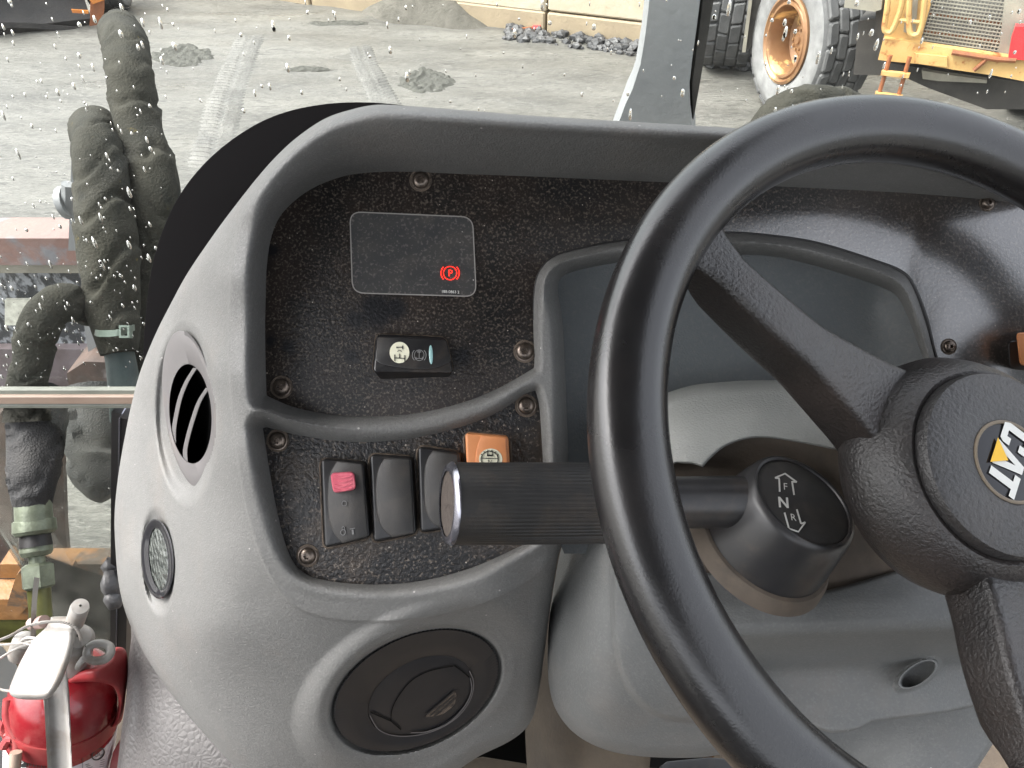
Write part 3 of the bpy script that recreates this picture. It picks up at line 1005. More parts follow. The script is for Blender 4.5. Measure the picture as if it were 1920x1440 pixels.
# body side behind the front wheel
sp_c = np.array([rc_[0], rc_[1], 0]) - vback * 0.5
Vq = np.array([on_plane(a, b, sp_c, -vback) for a, b in ((1391, 98), (1412, -60), (1418, -60), (1398, 98))])
loft('body_side', [Vq + vback * 0.05, Vq], m_truck_grey, truck, cap0=True, cap1=True, smooth=False)
Vq = np.array([on_plane(a, b, sp_c + vback * 0.06, -vback) for a, b in ((1396, 98), (1416, -60), (1470, -60), (1470, 40))])
loft('body_side', [Vq + vback * 0.5, Vq], m_truck_dark, truck, cap0=True, cap1=True, smooth=False)
Vq = np.array([on_plane(a, b, G(1352, 152) + vback * 0.2, -vback) for a, b in ((1318, 12), (1340, 10), (1405, 22), (1425, -60), (1318, -60))])
loft('body_floor', [Vq + vback * 0.8, Vq], m_truck_grey, truck, cap0=True, cap1=True, smooth=False)
Vq = np.array([on_plane(a, b, G(1318, 150) - vback * 0.1, -vback) for a, b in ((1307, 151), (1311, 118), (1317, 118), (1313, 151))])
cone_ = loft('marker_board', [Vq + vback * 0.05, Vq], m_red_box, None, cap0=True, cap1=True, smooth=False)
tag(cone_, 'narrow red marker board standing beside the rear tyre of the yellow truck', 'marker')

# ---------------- second machine, top left
g0 = G(90, 56)
pl = thing('parked_loader', 'dark muddy bucket and orange framed loader parked at the far left', 'loader', tuple(g0))
fw = np.array([g0[0], g0[1], 0])
fw /= np.linalg.norm(fw)
rt = np.array([fw[1], -fw[0], 0])
def LP(px, py, off=0.0):
    return on_plane(px, py, g0 + fw * off, -fw)
def lplate(name, pxs, th, mat, off=0.0, parent=pl):
    Pf = np.array([LP(a, b, off) for a, b in pxs])
    return loft(name, [Pf + fw * th, Pf], mat, parent, cap0=True, cap1=True, smooth=False)
m_bucket = M('muddy_bucket_steel', (0.02, 0.018, 0.018), (0.045, 0.04, 0.038), 3, rough=0.5, rough2=0.7, c3=lin(120, 104, 84), c3s=2.2, c3t=0.62, bumps=[('n', 10, 0.01)])
m_loader_or = M('loader_orange', lin(216, 140, 62), lin(180, 104, 50), 3, rough=0.45, c3=lin(110, 70, 46), c3s=3, c3t=0.58)
bk = []
for s in np.linspace(-1, 1, 13):
    a = LP(-60 + (s + 1) / 2 * 238, 48 + 12 * (s + 1) / 2 - 3)
    prof_ = [(0.0, 0.0), (-0.05, 0.10), (0.0, 0.16), (0.10, 0.30), (0.14, 0.6), (0.05, 0.9), (0.6, 0.95), (0.9, 0.5), (0.7, 0.05)]
    bk.append(np.array([[a[0], a[1], 0] + fw * o + np.array([0, 0, z]) for o, z in prof_]))
loft('bucket', bk, m_bucket, pl, cap0=True, cap1=True, sharp=30)
lplate('bucket_edge', [(-60, 50), (60, 53), (172, 62), (172, 54), (60, 44), (-60, 41)], 0.05, m_bucket, -0.12)
lplate('arm_post', [(168, 60), (172, 2), (196, -30), (196, 14), (192, 50), (184, 62)], 0.14, m_truck_rust, -0.10)
lplate('frame_wedge', [(166, -2), (166, -40), (198, -40), (196, 0), (174, 8)], 0.2, m_loader_or, -0.13)
lplate('bucket_brace', [(136, 24), (134, 18), (166, 20), (166, 26)], 0.05, m_loader_or, -0.2)
ltc = G(252, 22)
laxis = rt * 0.93 - fw * 0.36
wheel(pl, np.array([ltc[0], ltc[1], 0.55]) + fw * 0.25, laxis, 0.55, 0.55, 0.30, nblk=18, rows=3, label='far tyre with orange rim')

# ================================================================== THE LOADER'S OWN FRONT FRAME, OUTSIDE THE GLASS
frm = thing('front_frame', 'worn red and grey steel front frame of the loader, outside the left windscreen', 'machine frame', tuple(W(60, 600, 1.9)))
Yf = 1.55
def YP(px, py, y=Yf):
    return on_plane(px, py, np.array([0, y, 0]), np.array([0, 1.0, 0]))
def yplate(name, pxs, y, th, mat, parent=frm, **k):
    Pf = np.array([YP(a, b, y) for a, b in pxs])
    return loft(name, [Pf + np.array([0, th, 0]), Pf], mat, parent, cap0=True, cap1=True, smooth=False, **k)
yplate('top_beam', [(-160, 447), (300, 447), (300, 497), (-160, 497)], 1.50, 0.10, m_beam_red)
yplate('beam_lip', [(-160, 497), (300, 497), (300, 512), (-160, 512)], 1.515, 0.08, m_truck_grey)
yplate('mottled_plate', [(-160, 512), (300, 512), (300, 664), (-160, 664)], 1.545, 0.03, m_mottle)
wp = yplate('label_plate', [(9, 562), (62, 562), (62, 610), (9, 610)], 1.535, 0.008, m_whiteplate)
yplate('lower_panel', [(-160, 655), (300, 655), (300, 700), (180, 720), (-160, 790)], 1.52, 0.03, M('mud_streaked_steel', lin(112, 104, 108), lin(84, 74, 74), 9, rough=0.4, c3=lin(150, 110, 104), c3s=8, c3t=0.6, bumps=[('n', 40, 0.002)]))
yplate('bracket', [(128, 470), (134, 290), (150, 296), (154, 470)], 1.30, 0.04, m_post)
yplate('bracket', [(150, 560), (172, 560), (190, 690), (170, 690)], 1.30, 0.04, m_post)
tube('bracket_bolt', [YP(120, 380, 1.30), YP(132, 378, 1.30)], 0.03, m_post, frm, n=14)
tube('bracket_bar', [YP(128, 345, 1.29), YP(128, 405, 1.29)], 0.012, m_post, frm, n=8)
yplate('block', [(125, 700), (160, 678), (215, 680), (240, 700), (240, 725), (130, 726)], 1.25, 0.1, m_rust)
yplate('edge_plate', [(262, 410), (268, 290), (292, 296), (300, 420)], 1.6, 0.03, m_post)
yplate('side_plate', [(-80, 770), (0, 776), (22, 800), (22, 1020), (10, 1150), (-80, 1240)], 1.30, 0.05, m_rust)
yplate('side_plate', [(-80, 800), (100, 790), (118, 870), (122, 985), (128, 1056), (-80, 1056)], 1.40, 0.02, m_rust)
yplate('cross_plate', [(0, 1058), (205, 1058), (205, 1084), (0, 1084)], 1.18, 0.05, m_orange_worn)
yplate('cross_plate', [(-60, 1124), (214, 1124), (214, 1162), (-60, 1162)], 1.12, 0.06, m_orange_worn)
yplate('cross_plate', [(-60, 1166), (214, 1166), (214, 1230), (-60, 1230)], 1.13, 0.06, m_olive)
yplate('gusset', [(8, 1150), (30, 1080), (45, 1062), (72, 1070), (68, 1120), (30, 1160)], 1.10, 0.04, m_orange_worn)
yplate('gusset', [(112, 1090), (128, 1075), (136, 1100), (132, 1140), (112, 1160)], 1.10, 0.04, m_orange_worn)
mb = MB()
mb.add(*stone_data(W(208, 1095, 1.25), 0.022, 3.3, 1.6))
mb.add(*stone_data(W(212, 1065, 1.27), 0.017, 5.3, 1.6))
mb.add(*stone_data(W(213, 1125, 1.25), 0.018, 7.3, 1.3))
mb.build('mud_lump', m_rubble, frm, sharp=0, kind='stuff')
yplate('lower_plate', [(-200, 1225), (230, 1225), (230, 1460), (-200, 1460)], 1.05, 0.03, M('mud_plate', lin(92, 78, 52), lin(62, 54, 40), 12, rough=0.55, bumps=[('N', 30, 0.004)]))

# tall grey post in front of the cab
post = thing('steel_post', 'tall grey steel post with flared foot outside the windscreen behind the dashboard', 'post', tuple(YP(1240, 240, 1.5)))
Pf = np.array([YP(a, b, 1.5) for a, b in ((1120, 330), (1140, 270), (1166, 200), (1180, 170), (1196, 120), (1206, 60), (1213, 0), (1222, -90), (1326, -90), (1318, 0), (1310, 60), (1303, 110), (1297, 160), (1298, 200), (1302, 230), (1306, 330))])
loft('post_shell', [Pf + np.array([0.03, 0.16, 0]), Pf + np.array([0, 0.03, 0]), (Pf * 0.97 + Pf.mean(0) * 0.03) + np.array([0, 0.014, 0]), Pf * 0.90 + Pf.mean(0) * 0.10], m_post, post, cap0=True, cap1=True, sharp=30)
Pf = np.array([YP(a, b, 1.53) for a, b in ((1318, 0), (1328, -90), (1348, -90), (1338, 0), (1322, 100), (1310, 170), (1300, 225), (1298, 160))])
loft('post_edge', [Pf + np.array([0, 0.04, 0]), Pf], m_truck_dark, post, cap0=True, cap1=True, smooth=False)

# hoses
def sleeve_fold(seed, n, amp=0.13, cyc=7.0):
    """cloth sleeve gathered round a hose: diagonal creases that wander, swellings between them"""
    def f(i, t):
        r = []
        for a in t:
            ca, sa = math.cos(a), math.sin(a)
            s = i / 150 * cyc
            sw_ = 0.9 * noise.noise(Vector((ca * 0.8 + seed, sa * 0.8, s * 0.5)))
            ph = (s * 1.15 + 0.22 * math.sin(a + seed) + sw_ + seed * 0.37) % 1.0
            dpt = 0.10 + 0.17 * max(0.0, noise.noise(Vector((ca * 1.2, sa * 1.2 + seed, s * 0.9))) + 0.25)
            crease = -dpt * math.exp(-((ph - 0.5) / 0.09) ** 2)
            lip_ = 0.07 * math.exp(-((ph - 0.66) / 0.10) ** 2)
            r.append(1 + crease + lip_ + 0.10 * noise.noise(Vector((ca * 1.1 + seed, sa * 1.1, s * 1.3))))
        return np.array(r)
    return f
def hose(name, label, pts, mat, seed, n=36, amp=0.13, group=None, cat='hose'):
    P = curve([np.r_[W(a, b, d), r / F * d] for a, b, d, r in pts], 150, closed=False)
    cyc = np.linalg.norm(np.diff(P[:, :3], axis=0), axis=1).sum() / (P[:, 3].mean() * 2.6)
    root = thing(name, label, cat, tuple(P[-1, :3]), group)
    tube('sleeve', P[:, :3], P[:, 3], mat, root, n=n, fold=sleeve_fold(seed, n, amp, cyc), sharp=70)
    return root, P
hg = 'sleeved hydraulic hoses outside the windscreen'
h1, _ = hose('hydraulic_hose', 'tallest sleeved hose at the left, bending over at its top', [(222, 95, 1.55, 22), (226, 62, 1.42, 36), (234, 84, 1.30, 41), (242, 135, 1.24, 41), (252, 190, 1.23, 43), (262, 250, 1.22, 42), (278, 310, 1.21, 47), (290, 370, 1.20, 46), (290, 440, 1.20, 42), (284, 520, 1.20, 38), (270, 640, 1.2, 34), (262, 760, 1.2, 34)], m_sleeve, 1.0, group=hg)
h2, P2 = hose('hydraulic_hose', 'thick sleeved hose with a plastic cable tie around its lower end', [(172, 262, 1.40, 26), (178, 240, 1.30, 40), (184, 275, 1.18, 44), (188, 330, 1.15, 46), (194, 400, 1.14, 52), (202, 470, 1.13, 54), (208, 540, 1.13, 50), (214, 600, 1.13, 44), (220, 640, 1.13, 36), (224, 662, 1.13, 31)], m_sleeve, 4.0, group=hg)
tube('hose_end', [W(a, b, 1.14) for a, b in ((220, 640), (225, 668), (230, 700), (236, 790))], np.array([26, 26, 27, 27]) / F * 1.14, m_hose, h2, n=24)
h3, _ = hose('hydraulic_hose', 'short sleeved hose arching over to the left and down', [(196, 600, 1.22, 22), (165, 580, 1.15, 30), (128, 568, 1.10, 34), (98, 578, 1.08, 36), (78, 604, 1.07, 38), (66, 640, 1.07, 36), (62, 680, 1.07, 32), (50, 725, 1.07, 34), (52, 790, 1.07, 40)], m_sleeve, 7.0, group=hg)
h4, _ = hose('hydraulic_hose', 'lichen-flecked sleeved hose arching just above the steering wheel rim', [(1405, 330, 1.2, 38), (1432, 265, 1.2, 40), (1462, 222, 1.2, 40), (1500, 200, 1.2, 38), (1545, 196, 1.22, 34), (1590, 205, 1.26, 32), (1650, 240, 1.3, 32), (1700, 320, 1.3, 32)], m_sleeve, 9.0, group=hg)
h5, _ = hose('hydraulic_hose', 'black sleeved hose with zinc coupling and hex nut behind the lower glass', [(70, 740, 1.12, 46), (70, 790, 1.10, 49), (68, 840, 1.09, 48), (64, 890, 1.08, 42), (62, 930, 1.08, 35), (62, 946, 1.08, 32)], m_sleeve_dark, 11.0, group=hg)
ax_ = W(78, 1180, 1.06) - W(62, 945, 1.08)
kpx = 1.07 / F
def hl(name, y0, prof, mat, n=30, parent=h5, x0=None):
    c_ = W(62 + (y0 - 945) * 0.07 if x0 is None else x0, y0, 1.08)
    Ls = np.linalg.norm(ax_) / 235
    lathe(name, [(r * kpx, h * Ls) for r, h in prof], c_, ax_, mat, parent, n=n, cap0=True, cap1=True, sharp=30)
hl('ferrule', 938, [(31, 0), (32, 40)], m_fitting)
hl('collar', 972, [(30, 0), (36, 4), (37, 24), (33, 30), (28, 32)], m_fitting)
hl('band', 1003, [(26, 0), (28, 22)], m_seal)
hl('lower_collar', 1020, [(27, 0), (28, 14), (24, 22), (16, 24)], m_fitting)
hl('neck', 1040, [(14, 0), (14, 34)], m_fitting)
hl('hex_nut', 1056, [(20, 0), (29, 5), (29, 44), (24, 48)], m_fitting, n=6)
hl('stem', 1100, [(20, 0), (19, 60), (17, 130)], m_olive)
h6, _ = hose('hydraulic_hose', 'black sleeved hose behind the glass, close against the dashboard edge', [(180, 740, 1.3, 62), (182, 800, 1.28, 62), (188, 860, 1.27, 58), (200, 905, 1.26, 44), (215, 925, 1.26, 26)], m_sleeve_dark, 14.0, group=hg)
tube('strap', [W(a, b, 1.10) for a, b in ((62, 1200), (62, 1150), (65, 1110), (72, 1088))], 0.006, m_fitting, h5, n=8)

tie = thing('cable_tie', 'pale plastic cable tie cinched round the thick hose', 'cable tie', tuple(W(215, 622, 1.09)))
tie_path = curve([W(a, b, d) for a, b, d in ((176, 616, 1.13), (182, 624, 1.10), (205, 625, 1.088), (228, 622, 1.088), (246, 616, 1.11), (252, 612, 1.14), (240, 606, 1.17), (205, 606, 1.18), (180, 610, 1.16))], 60)
V, Fc = loft_data([tie_path + AX_U * 0.0045 , tie_path - AX_U * 0.0045, tie_path - AX_U * 0.0045 + (tie_path - tie_path.mean(0)) * 0.05, tie_path + AX_U * 0.0045 + (tie_path - tie_path.mean(0)) * 0.05], wrap=True)
mk('tie_band', V, Fc, m_tie, tie, smooth=False)
tb = MB()
hq = W(236, 622, 1.085)
for dx, dy, sx, sy in ((-0.006, 0, 0.003, 0.018), (0.006, 0, 0.003, 0.018), (0, 0.0075, 0.009, 0.003), (0, -0.0075, 0.009, 0.003)):
    tb.add(*box_data(hq + AX_R * dx + AX_U * dy, sx, sy, 0.01, X=AX_R, Y=AX_U, Z=-AX_F))
tb.build('tie_head', m_tie, tie, smooth=False)

# ================================================================== THE CAB
GY_ = 0.80
def cab(name, c, s, mat, kind='structure'):
    o = box(name, c, *s, mat)
    o['kind'] = kind
    return o
cab('roof', (-0.17, -0.21, EYE + 0.50), (1.32, 1.72, 0.06), m_headliner)  # unseen cab roof, right edge set so open sky reflects in the panel
cab('back_wall', (-0.30, -1.05, EYE - 0.72), (1.1, 0.05, 1.36), m_headliner)  # unseen wall, width and height shaped to steer light and panel reflections
cab('cab_floor', (0.2, 0.0, EYE - 1.42), (2.2, 1.9, 0.04), m_floor)
cab('right_wall', (1.28, -0.1, EYE - 1.15), (0.04, 1.8, 0.55), m_cabwall)
cab('left_wall', (-0.86, -0.1, EYE - 1.05), (0.04, 1.6, 0.75), m_cabwall)
for nm, x, y in (('roof_pillar', 1.1, 0.82), ('roof_pillar', -0.83, -1.0)):
    cab(nm, (x, y, EYE - 0.45), (0.07, 0.07, 1.68), m_cabwall)
seat = thing('unseen_seat', 'unseen black fabric operator seat with tall backrest, added to darken panel reflections', 'seat', (0.28, -0.45, EYE - 1.4))  # out of view, added to block light and darken the panel reflections
box('seat_cushion', (0.28, -0.42, EYE - 0.93), 0.5, 0.5, 0.12, m_seat, seat, bev=0.03)
box('backrest', (0.28, -0.72, EYE - 0.50), 0.48, 0.14, 0.80, m_seat, seat, bev=0.04)
box('pedestal', (0.28, -0.45, EYE - 1.19), 0.36, 0.36, 0.40, m_seat, seat)

# windscreen: panes, sill bar, seal
ws = thing('windscreen', 'rain spotted cab windscreen with a cream sill bar across its lower left', 'windscreen', (-0.3, GY_, EYE - 0.7))
def gp(px, py, y=GY_):
    return YP(px, py, y)
zb = gp(0, 750)[2]
def pane(name, x0, x1, z0, z1, mat):
    V = [(x0, GY_, z0), (x1, GY_, z0), (x1, GY_, z1), (x0, GY_, z1), (x0, GY_ + 0.005, z0), (x1, GY_ + 0.005, z0), (x1, GY_ + 0.005, z1), (x0, GY_ + 0.005, z1)]
    return mk(name, V, [(0, 1, 2, 3), (7, 6, 5, 4), (0, 4, 5, 1), (1, 5, 6, 2), (2, 6, 7, 3), (3, 7, 4, 0)], mat, ws, smooth=False)
pane('pane', -0.83, 0.80, zb, EYE + 0.39, m_glass)
ge_t, ge_b = gp(216, 752), gp(211, 1300)
Vg = [(-0.83, GY_, EYE - 1.40), (ge_b[0], GY_, EYE - 1.40), tuple(ge_b), (ge_t[0], GY_, zb), (-0.83, GY_, zb)]
Vg = np.array(Vg + [(x, y + 0.005, z) for x, y, z in Vg])
mk('lower_pane', Vg, [(0, 1, 2, 3, 4), (9, 8, 7, 6, 5)] + [(i, i + 5, (i + 1) % 5 + 5, (i + 1) % 5) for i in range(5)], m_glass_low, ws, smooth=False)
def bar(name, y0, y1, yy, th, mat):
    a, b_ = gp(0, y0, yy), gp(0, y1, yy)
    zc = (a[2] + b_[2]) / 2
    return box(name, (-0.40, yy + th / 2, zc), 0.86, th, abs(a[2] - b_[2]), mat, ws, bev=0.002)
bar('sill_bar', 743, 759, GY_ - 0.014, 0.012, m_bar)
bar('sill_trim', 730, 743, GY_ - 0.010, 0.008, m_bar_top)
bar('sill_trim', 759, 767, GY_ - 0.010, 0.008, m_bar_top)
sd_ = ge_b - ge_t
sl_ = np.linalg.norm(sd_)
sd_ /= sl_
sx_v = np.cross(sd_, (0, 1, 0))
sx_v *= np.sign(sx_v[0])
sm_ = (ge_t + ge_b) / 2
sm_ = sm_ + sd_ * 0.11
box('seal', sm_ + sx_v * 0.006 + np.array([0, 0.002, 0]), 0.012, 0.03, sl_ + 0.2, m_seal, ws, X=sx_v, Z=sd_)
box('seal', sm_ + sx_v * 0.022 + np.array([0, -0.004, 0]), 0.016, 0.03, sl_ + 0.2, m_seal, ws, X=sx_v, Z=sd_)
box('seal_strip', sm_ + sx_v * 0.0135 + np.array([0, -0.006, 0]), 0.002, 0.03, sl_ + 0.2, m_chrome, ws, X=sx_v, Z=sd_)

# raindrops on the outside of the panes
db = MB()
def drop(px, py, r, el):
    c = gp(px, py, GY_ + 0.006)
    n_, m_ = 9, 4
    V = []
    for i in range(m_):
        a = i / (m_ - 1) * math.pi / 2
        for j in range(n_):
            t = 2 * math.pi * j / n_
            zz = math.sin(t)
            wob = 1 + 0.18 * noise.noise(Vector((px * 0.3 + math.cos(t), py * 0.3 + zz, 0)))
            V.append(c + np.array([math.cos(t) * r * math.cos(a) * wob * (1.0 if zz < 0 else 0.85), r * 0.55 * math.sin(a), zz * r * el * math.cos(a) * wob]))
    Fc = [(i * n_ + j, i * n_ + (j + 1) % n_, (i + 1) * n_ + (j + 1) % n_, (i + 1) * n_ + j) for i in range(m_ - 1) for j in range(n_)]
    Fc.append(tuple(range(n_ - 1, -1, -1)))
    db.add(V, Fc)
for i in range(560):
    if i < 320:
        px, py = rng.uniform(0, 330), rng.uniform(0, 735) if i % 4 else rng.uniform(420, 735)
    elif i < 400:
        px, py = rng.uniform(300, 1180), rng.uniform(0, 215)
    elif i < 500:
        px, py = rng.uniform(1180, 1920), rng.uniform(0, 230)
    else:
        px, py = rng.uniform(0, 215), rng.uniform(775, 1180)
    r = 0.0007 + 0.0021 * rng.random() ** 3
    if i >= 500:
        r *= 0.5
    drop(px, py, r, 1.0 + 2.2 * rng.random() ** 2)
dr = db.build('raindrops', m_drop, None, sharp=0)
tag(dr, 'raindrops and short runs of water on the outside of the windscreen', 'raindrops')
dr['kind'] = 'stuff'

# ================================================================== THE DASHBOARD
PD = 0.46            # distance of the black panels
dash = thing('dashboard', 'grey moulded dashboard with black screwed-on switch panels and round air vents', 'dashboard', tuple(W(700, 900, 0.56)))

SIL = np.vstack([
    curve([(1960, 300), (1700, 264), (1390, 241), (1180, 228), (1000, 217), (850, 205), (740, 197), (700, 197), (660, 205), (610, 222), (560, 255), (520, 291), (480, 336), (430, 400), (390, 455), (350, 515), (320, 570), (290, 630), (262, 700), (245, 765), (232, 830), (222, 890), (215, 960), (216, 1020), (222, 1090), (236, 1150), (262, 1210), (300, 1272), (350, 1338), (400, 1395), (448, 1446), (500, 1490)], 330, closed=False),
    np.array([(560, 1510), (700, 1510)]),
    curve([(820, 1468), (860, 1443), (900, 1417), (950, 1393), (982, 1370), (1000, 1342), (1010, 1300), (1020, 1230), (1030, 1150), (1040, 1080), (1047, 1040), (1056, 1015)], 60, closed=False),
    np.array([(1120, 1000), (1200, 860), (1500, 800), (1740, 735), (1770, 745), (1960, 750)])])
UP = np.vstack([
    curve([(1962, 384), (1880, 377), (1700, 362), (1470, 350), (1230, 341), (1000, 331), (860, 326), (760, 322), (700, 323), (650, 329), (600, 346), (560, 370), (526, 404), (508, 446), (500, 500), (498, 560), (497, 620), (498, 690)], 120, closed=False),
    curve([(500, 742), (550, 763), (620, 777), (700, 781), (780, 775), (870, 754), (940, 725), (1001, 690)], 40, closed=False),
    curve([(1002, 680), (1000, 600), (1002, 545), (1012, 508), (1040, 481), (1100, 464), (1170, 452), (1270, 441), (1360, 437), (1430, 441), (1530, 456), (1640, 490), (1690, 511), (1712, 538), (1735, 600), (1758, 682)], 110, closed=False),
    np.array([(1766, 690), (1812, 699), (1850, 720), (1962, 726)])])
LO = np.vstack([
    curve([(493, 803), (505, 880), (520, 960), (538, 1028), (562, 1068), (610, 1088), (700, 1096), (790, 1089), (880, 1066), (950, 1036), (1000, 1010), (1019, 985), (1020, 940), (1018, 870), (1012, 770), (1004, 732)], 120, closed=False),
    curve([(984, 739), (930, 775), (850, 805), (750, 825), (650, 828), (560, 816), (500, 801)], 40, closed=False)])
CL = np.vstack([
    curve([(1058, 1030), (1056, 870), (1050, 700), (1045, 600), (1037, 545), (1044, 517), (1076, 500), (1165, 483), (1270, 473), (1370, 470), (1470, 476), (1600, 511), (1672, 541), (1697, 574), (1722, 640), (1745, 715)], 120, closed=False),
    np.array([(1762, 1000), (1762, 1030)])])
CREASE = np.vstack([
    curve([(760, 150), (690, 195), (640, 216), (580, 258), (520, 310), (466, 374), (445, 440), (434, 520), (430, 600), (432, 700), (440, 800), (453, 900), (475, 1000), (505, 1075), (545, 1130), (600, 1155), (680, 1165), (780, 1160), (880, 1140), (960, 1108), (1010, 1075), (1037, 1045), (1070, 1000)], 160, closed=False),
    np.array([(2100, 1000), (2100, 150)])])

base = tps([(560, 560, .46), (800, 450, .46), (950, 650, .46), (700, 720, .46), (560, 950, .46), (800, 1000, .46), (980, 900, .46), (1040, 700, .46), (1045, 950, .463), (700, 280, .46), (1100, 280, .46), (1400, 300, .46), (1700, 330, .46), (1950, 360, .46), (1300, 460, .46), (1700, 560, .46), (1950, 200, .46), (800, 190, .46), (1950, 700, .46), (1400, 700, .46),
    (430, 520, .462), (420, 700, .465), (430, 850, .465), (463, 1000, .466), (520, 1110, .468), (620, 1175, .471), (780, 1180, .472), (950, 1130, .472),
    (470, 400, .462), (440, 420, .474), (385, 520, .497), (340, 610, .548), (350, 700, .522), (400, 745, .483), (350, 745, .525), (300, 745, .582), (258, 760, .64),
    (400, 900, .488), (340, 900, .54), (290, 900, .59), (235, 900, .66), (405, 1045, .488), (345, 1045, .533), (295, 1045, .578), (250, 1045, .63), (220, 1045, .68),
    (480, 1130, .476), (400, 1180, .505), (330, 1180, .558), (262, 1195, .64),
    (560, 1250, .492), (450, 1280, .524), (380, 1325, .575), (600, 1400, .540), (480, 1440, .58), (700, 1470, .57),
    (785, 1295, .515), (700, 1200, .474), (650, 1380, .524), (880, 1390, .562), (950, 1210, .502), (1010, 1110, .486), (1000, 1250, .535), (980, 1370, .575), (1036, 1060, .476)])
h_f = tps([(700, 300, .054), (1000, 300, .057), (1300, 315, .058), (1700, 340, .058), (1950, 350, .058), (600, 330, .050), (540, 390, .048), (500, 470, .034), (490, 600, .026), (488, 740, .022), (500, 900, .016), (540, 1060, .013), (700, 1115, .012), (900, 1085, .012), (1030, 1000, .012), (1030, 800, .011), (1025, 600, .011), (700, 805, .008), (900, 782, .008), (560, 790, .009), (1200, 462, .010), (1500, 480, .010), (1720, 590, .010), (450, 420, .040), (430, 800, .022), (600, 560, .02), (800, 950, .008), (1400, 640, .01)])
w_f = tps([(700, 300, 88), (1000, 300, 95), (1300, 315, 96), (1700, 340, 96), (1950, 350, 96), (600, 330, 78), (540, 390, 62), (500, 470, 50), (490, 600, 46), (488, 740, 46), (500, 900, 38), (540, 1060, 32), (700, 1115, 30), (900, 1085, 30), (1030, 1000, 22), (1030, 800, 20), (1025, 600, 20), (700, 805, 21), (900, 782, 21), (560, 790, 21), (1200, 462, 16), (1500, 480, 17), (1720, 590, 16), (450, 420, 52), (430, 800, 44), (800, 950, 26), (1400, 640, 18)])

V1 = (357, 768, 149.2, 49.4, 82.2)      # left air vent ring
V1S = (349, 775, 170, 60, 89)           # its socket
GA = (295, 1048, 75, 30.5, 86)          # small round lamp bezel
GAS = (296, 1053, 103, 31.5, 87)
V2 = (780, 1294, 167.6, 104.4, -25)     # lower vent
pl_v1 = plane_at(base, 357, 768, 14)
pl_ga = plane_at(base, 295, 1048, 12)
pl_v2 = plane_at(base, 785, 1295, 60)

def shell_base(X, Y):
    b = base(X, Y)
    e2 = ell_r(X, Y, *V2)
    k = smooth01((1.5 - e2) / 0.4)
    return b * (1 - k) + pl_v2(X, Y) * k

def shell_depth(X, Y, s):
    dU = -sdf(UP, X, Y)
    dL = -sdf(LO, X, Y)
    dC = -sdf(CL, X, Y)
    d = np.minimum(np.minimum(dU, dL), dC)
    dK = -sdf(CREASE, X, Y)          # positive outside the crease
    b = shell_base(X, Y)
    b = PD + (b - PD) * smooth01(np.minimum(dU, dL) / 40.0)
    h = np.clip(h_f(X, Y), 0.006, 0.08)
    w = np.clip(w_f(X, Y), 14, 110)
    t = np.clip(d / w, 0, 1)
    topw = smooth01((h - 0.03) / 0.03)
    p = (1 - (1 - t) ** 2.3) * (1 - topw) + (1 - (1 - t) ** 1.55) * topw
    rim = -h * p
    fade = np.where(dK > 0, np.exp(-np.clip(dK, 0, 500) / 70.0), 1.0)
    D = b + rim * fade
    D = D + 0.0016 * smooth01((dK + 1) / 5.0) * np.exp(-np.clip(dK, 0, 500) / 120.0)      # step at the crease
    D = np.where(d < 0, b + np.clip(-d, 0, 6) * 0.0010, D)
    D = np.where(dC < 0, b + np.clip(-dC, 0, 14) * 0.0022, D)
    # roll over the outer edge
    R_ = 28.0
    q = np.clip(1 - s / R_, 0, 1)
    D = D + (0.020 + 0.014 * topw) * (1 - np.sqrt(np.clip(1 - q * q, 0, 1)))
    # sockets
    e = ell_r(X, Y, *V1S)
    D = D + 0.020 * smooth01((1.04 - e) / 0.30)
    e = ell_r(X, Y, *GAS)
    D = D + 0.016 * smooth01((1.04 - e) / 0.34)
    e = ell_r(X, Y, *V2)
    D = D + 0.010 * smooth01((1.05 - e) / 0.08) - 0.0008 * np.exp(-((e - 1.15) / 0.06) ** 2)
    return D

def shell_cut(X, Y):
    dU = sdf(UP, X, Y)
    dL = sdf(LO, X, Y)
    dC = sdf(CL, X, Y)
    return (dU > 8) | (dL > 8) | (dC > 18) | (ell_r(X, Y, 357.5, 776, 110, 46, 86.5) < 1) | (ell_r(X, Y, 297, 1048, 68, 23, 85) < 1) | (ell_r(X, Y, *V2) < 0.9)

relief('shell', SIL, shell_depth, 2.5, m_grey, dash, back=0.03, cut=shell_cut, sharp=50)

# black backing that shows as a dark band behind the hood
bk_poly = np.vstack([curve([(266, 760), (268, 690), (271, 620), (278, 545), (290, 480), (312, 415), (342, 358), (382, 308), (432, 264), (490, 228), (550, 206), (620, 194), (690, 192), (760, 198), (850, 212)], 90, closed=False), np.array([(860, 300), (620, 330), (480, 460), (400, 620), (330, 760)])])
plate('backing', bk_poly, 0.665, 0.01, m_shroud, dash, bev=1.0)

# panels
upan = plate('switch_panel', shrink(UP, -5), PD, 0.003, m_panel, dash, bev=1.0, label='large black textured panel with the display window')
lpan = plate('switch_panel', shrink(LO, -5), PD, 0.003, m_panel2, dash, bev=1.0, label='small dusty black panel with four rocker switches')

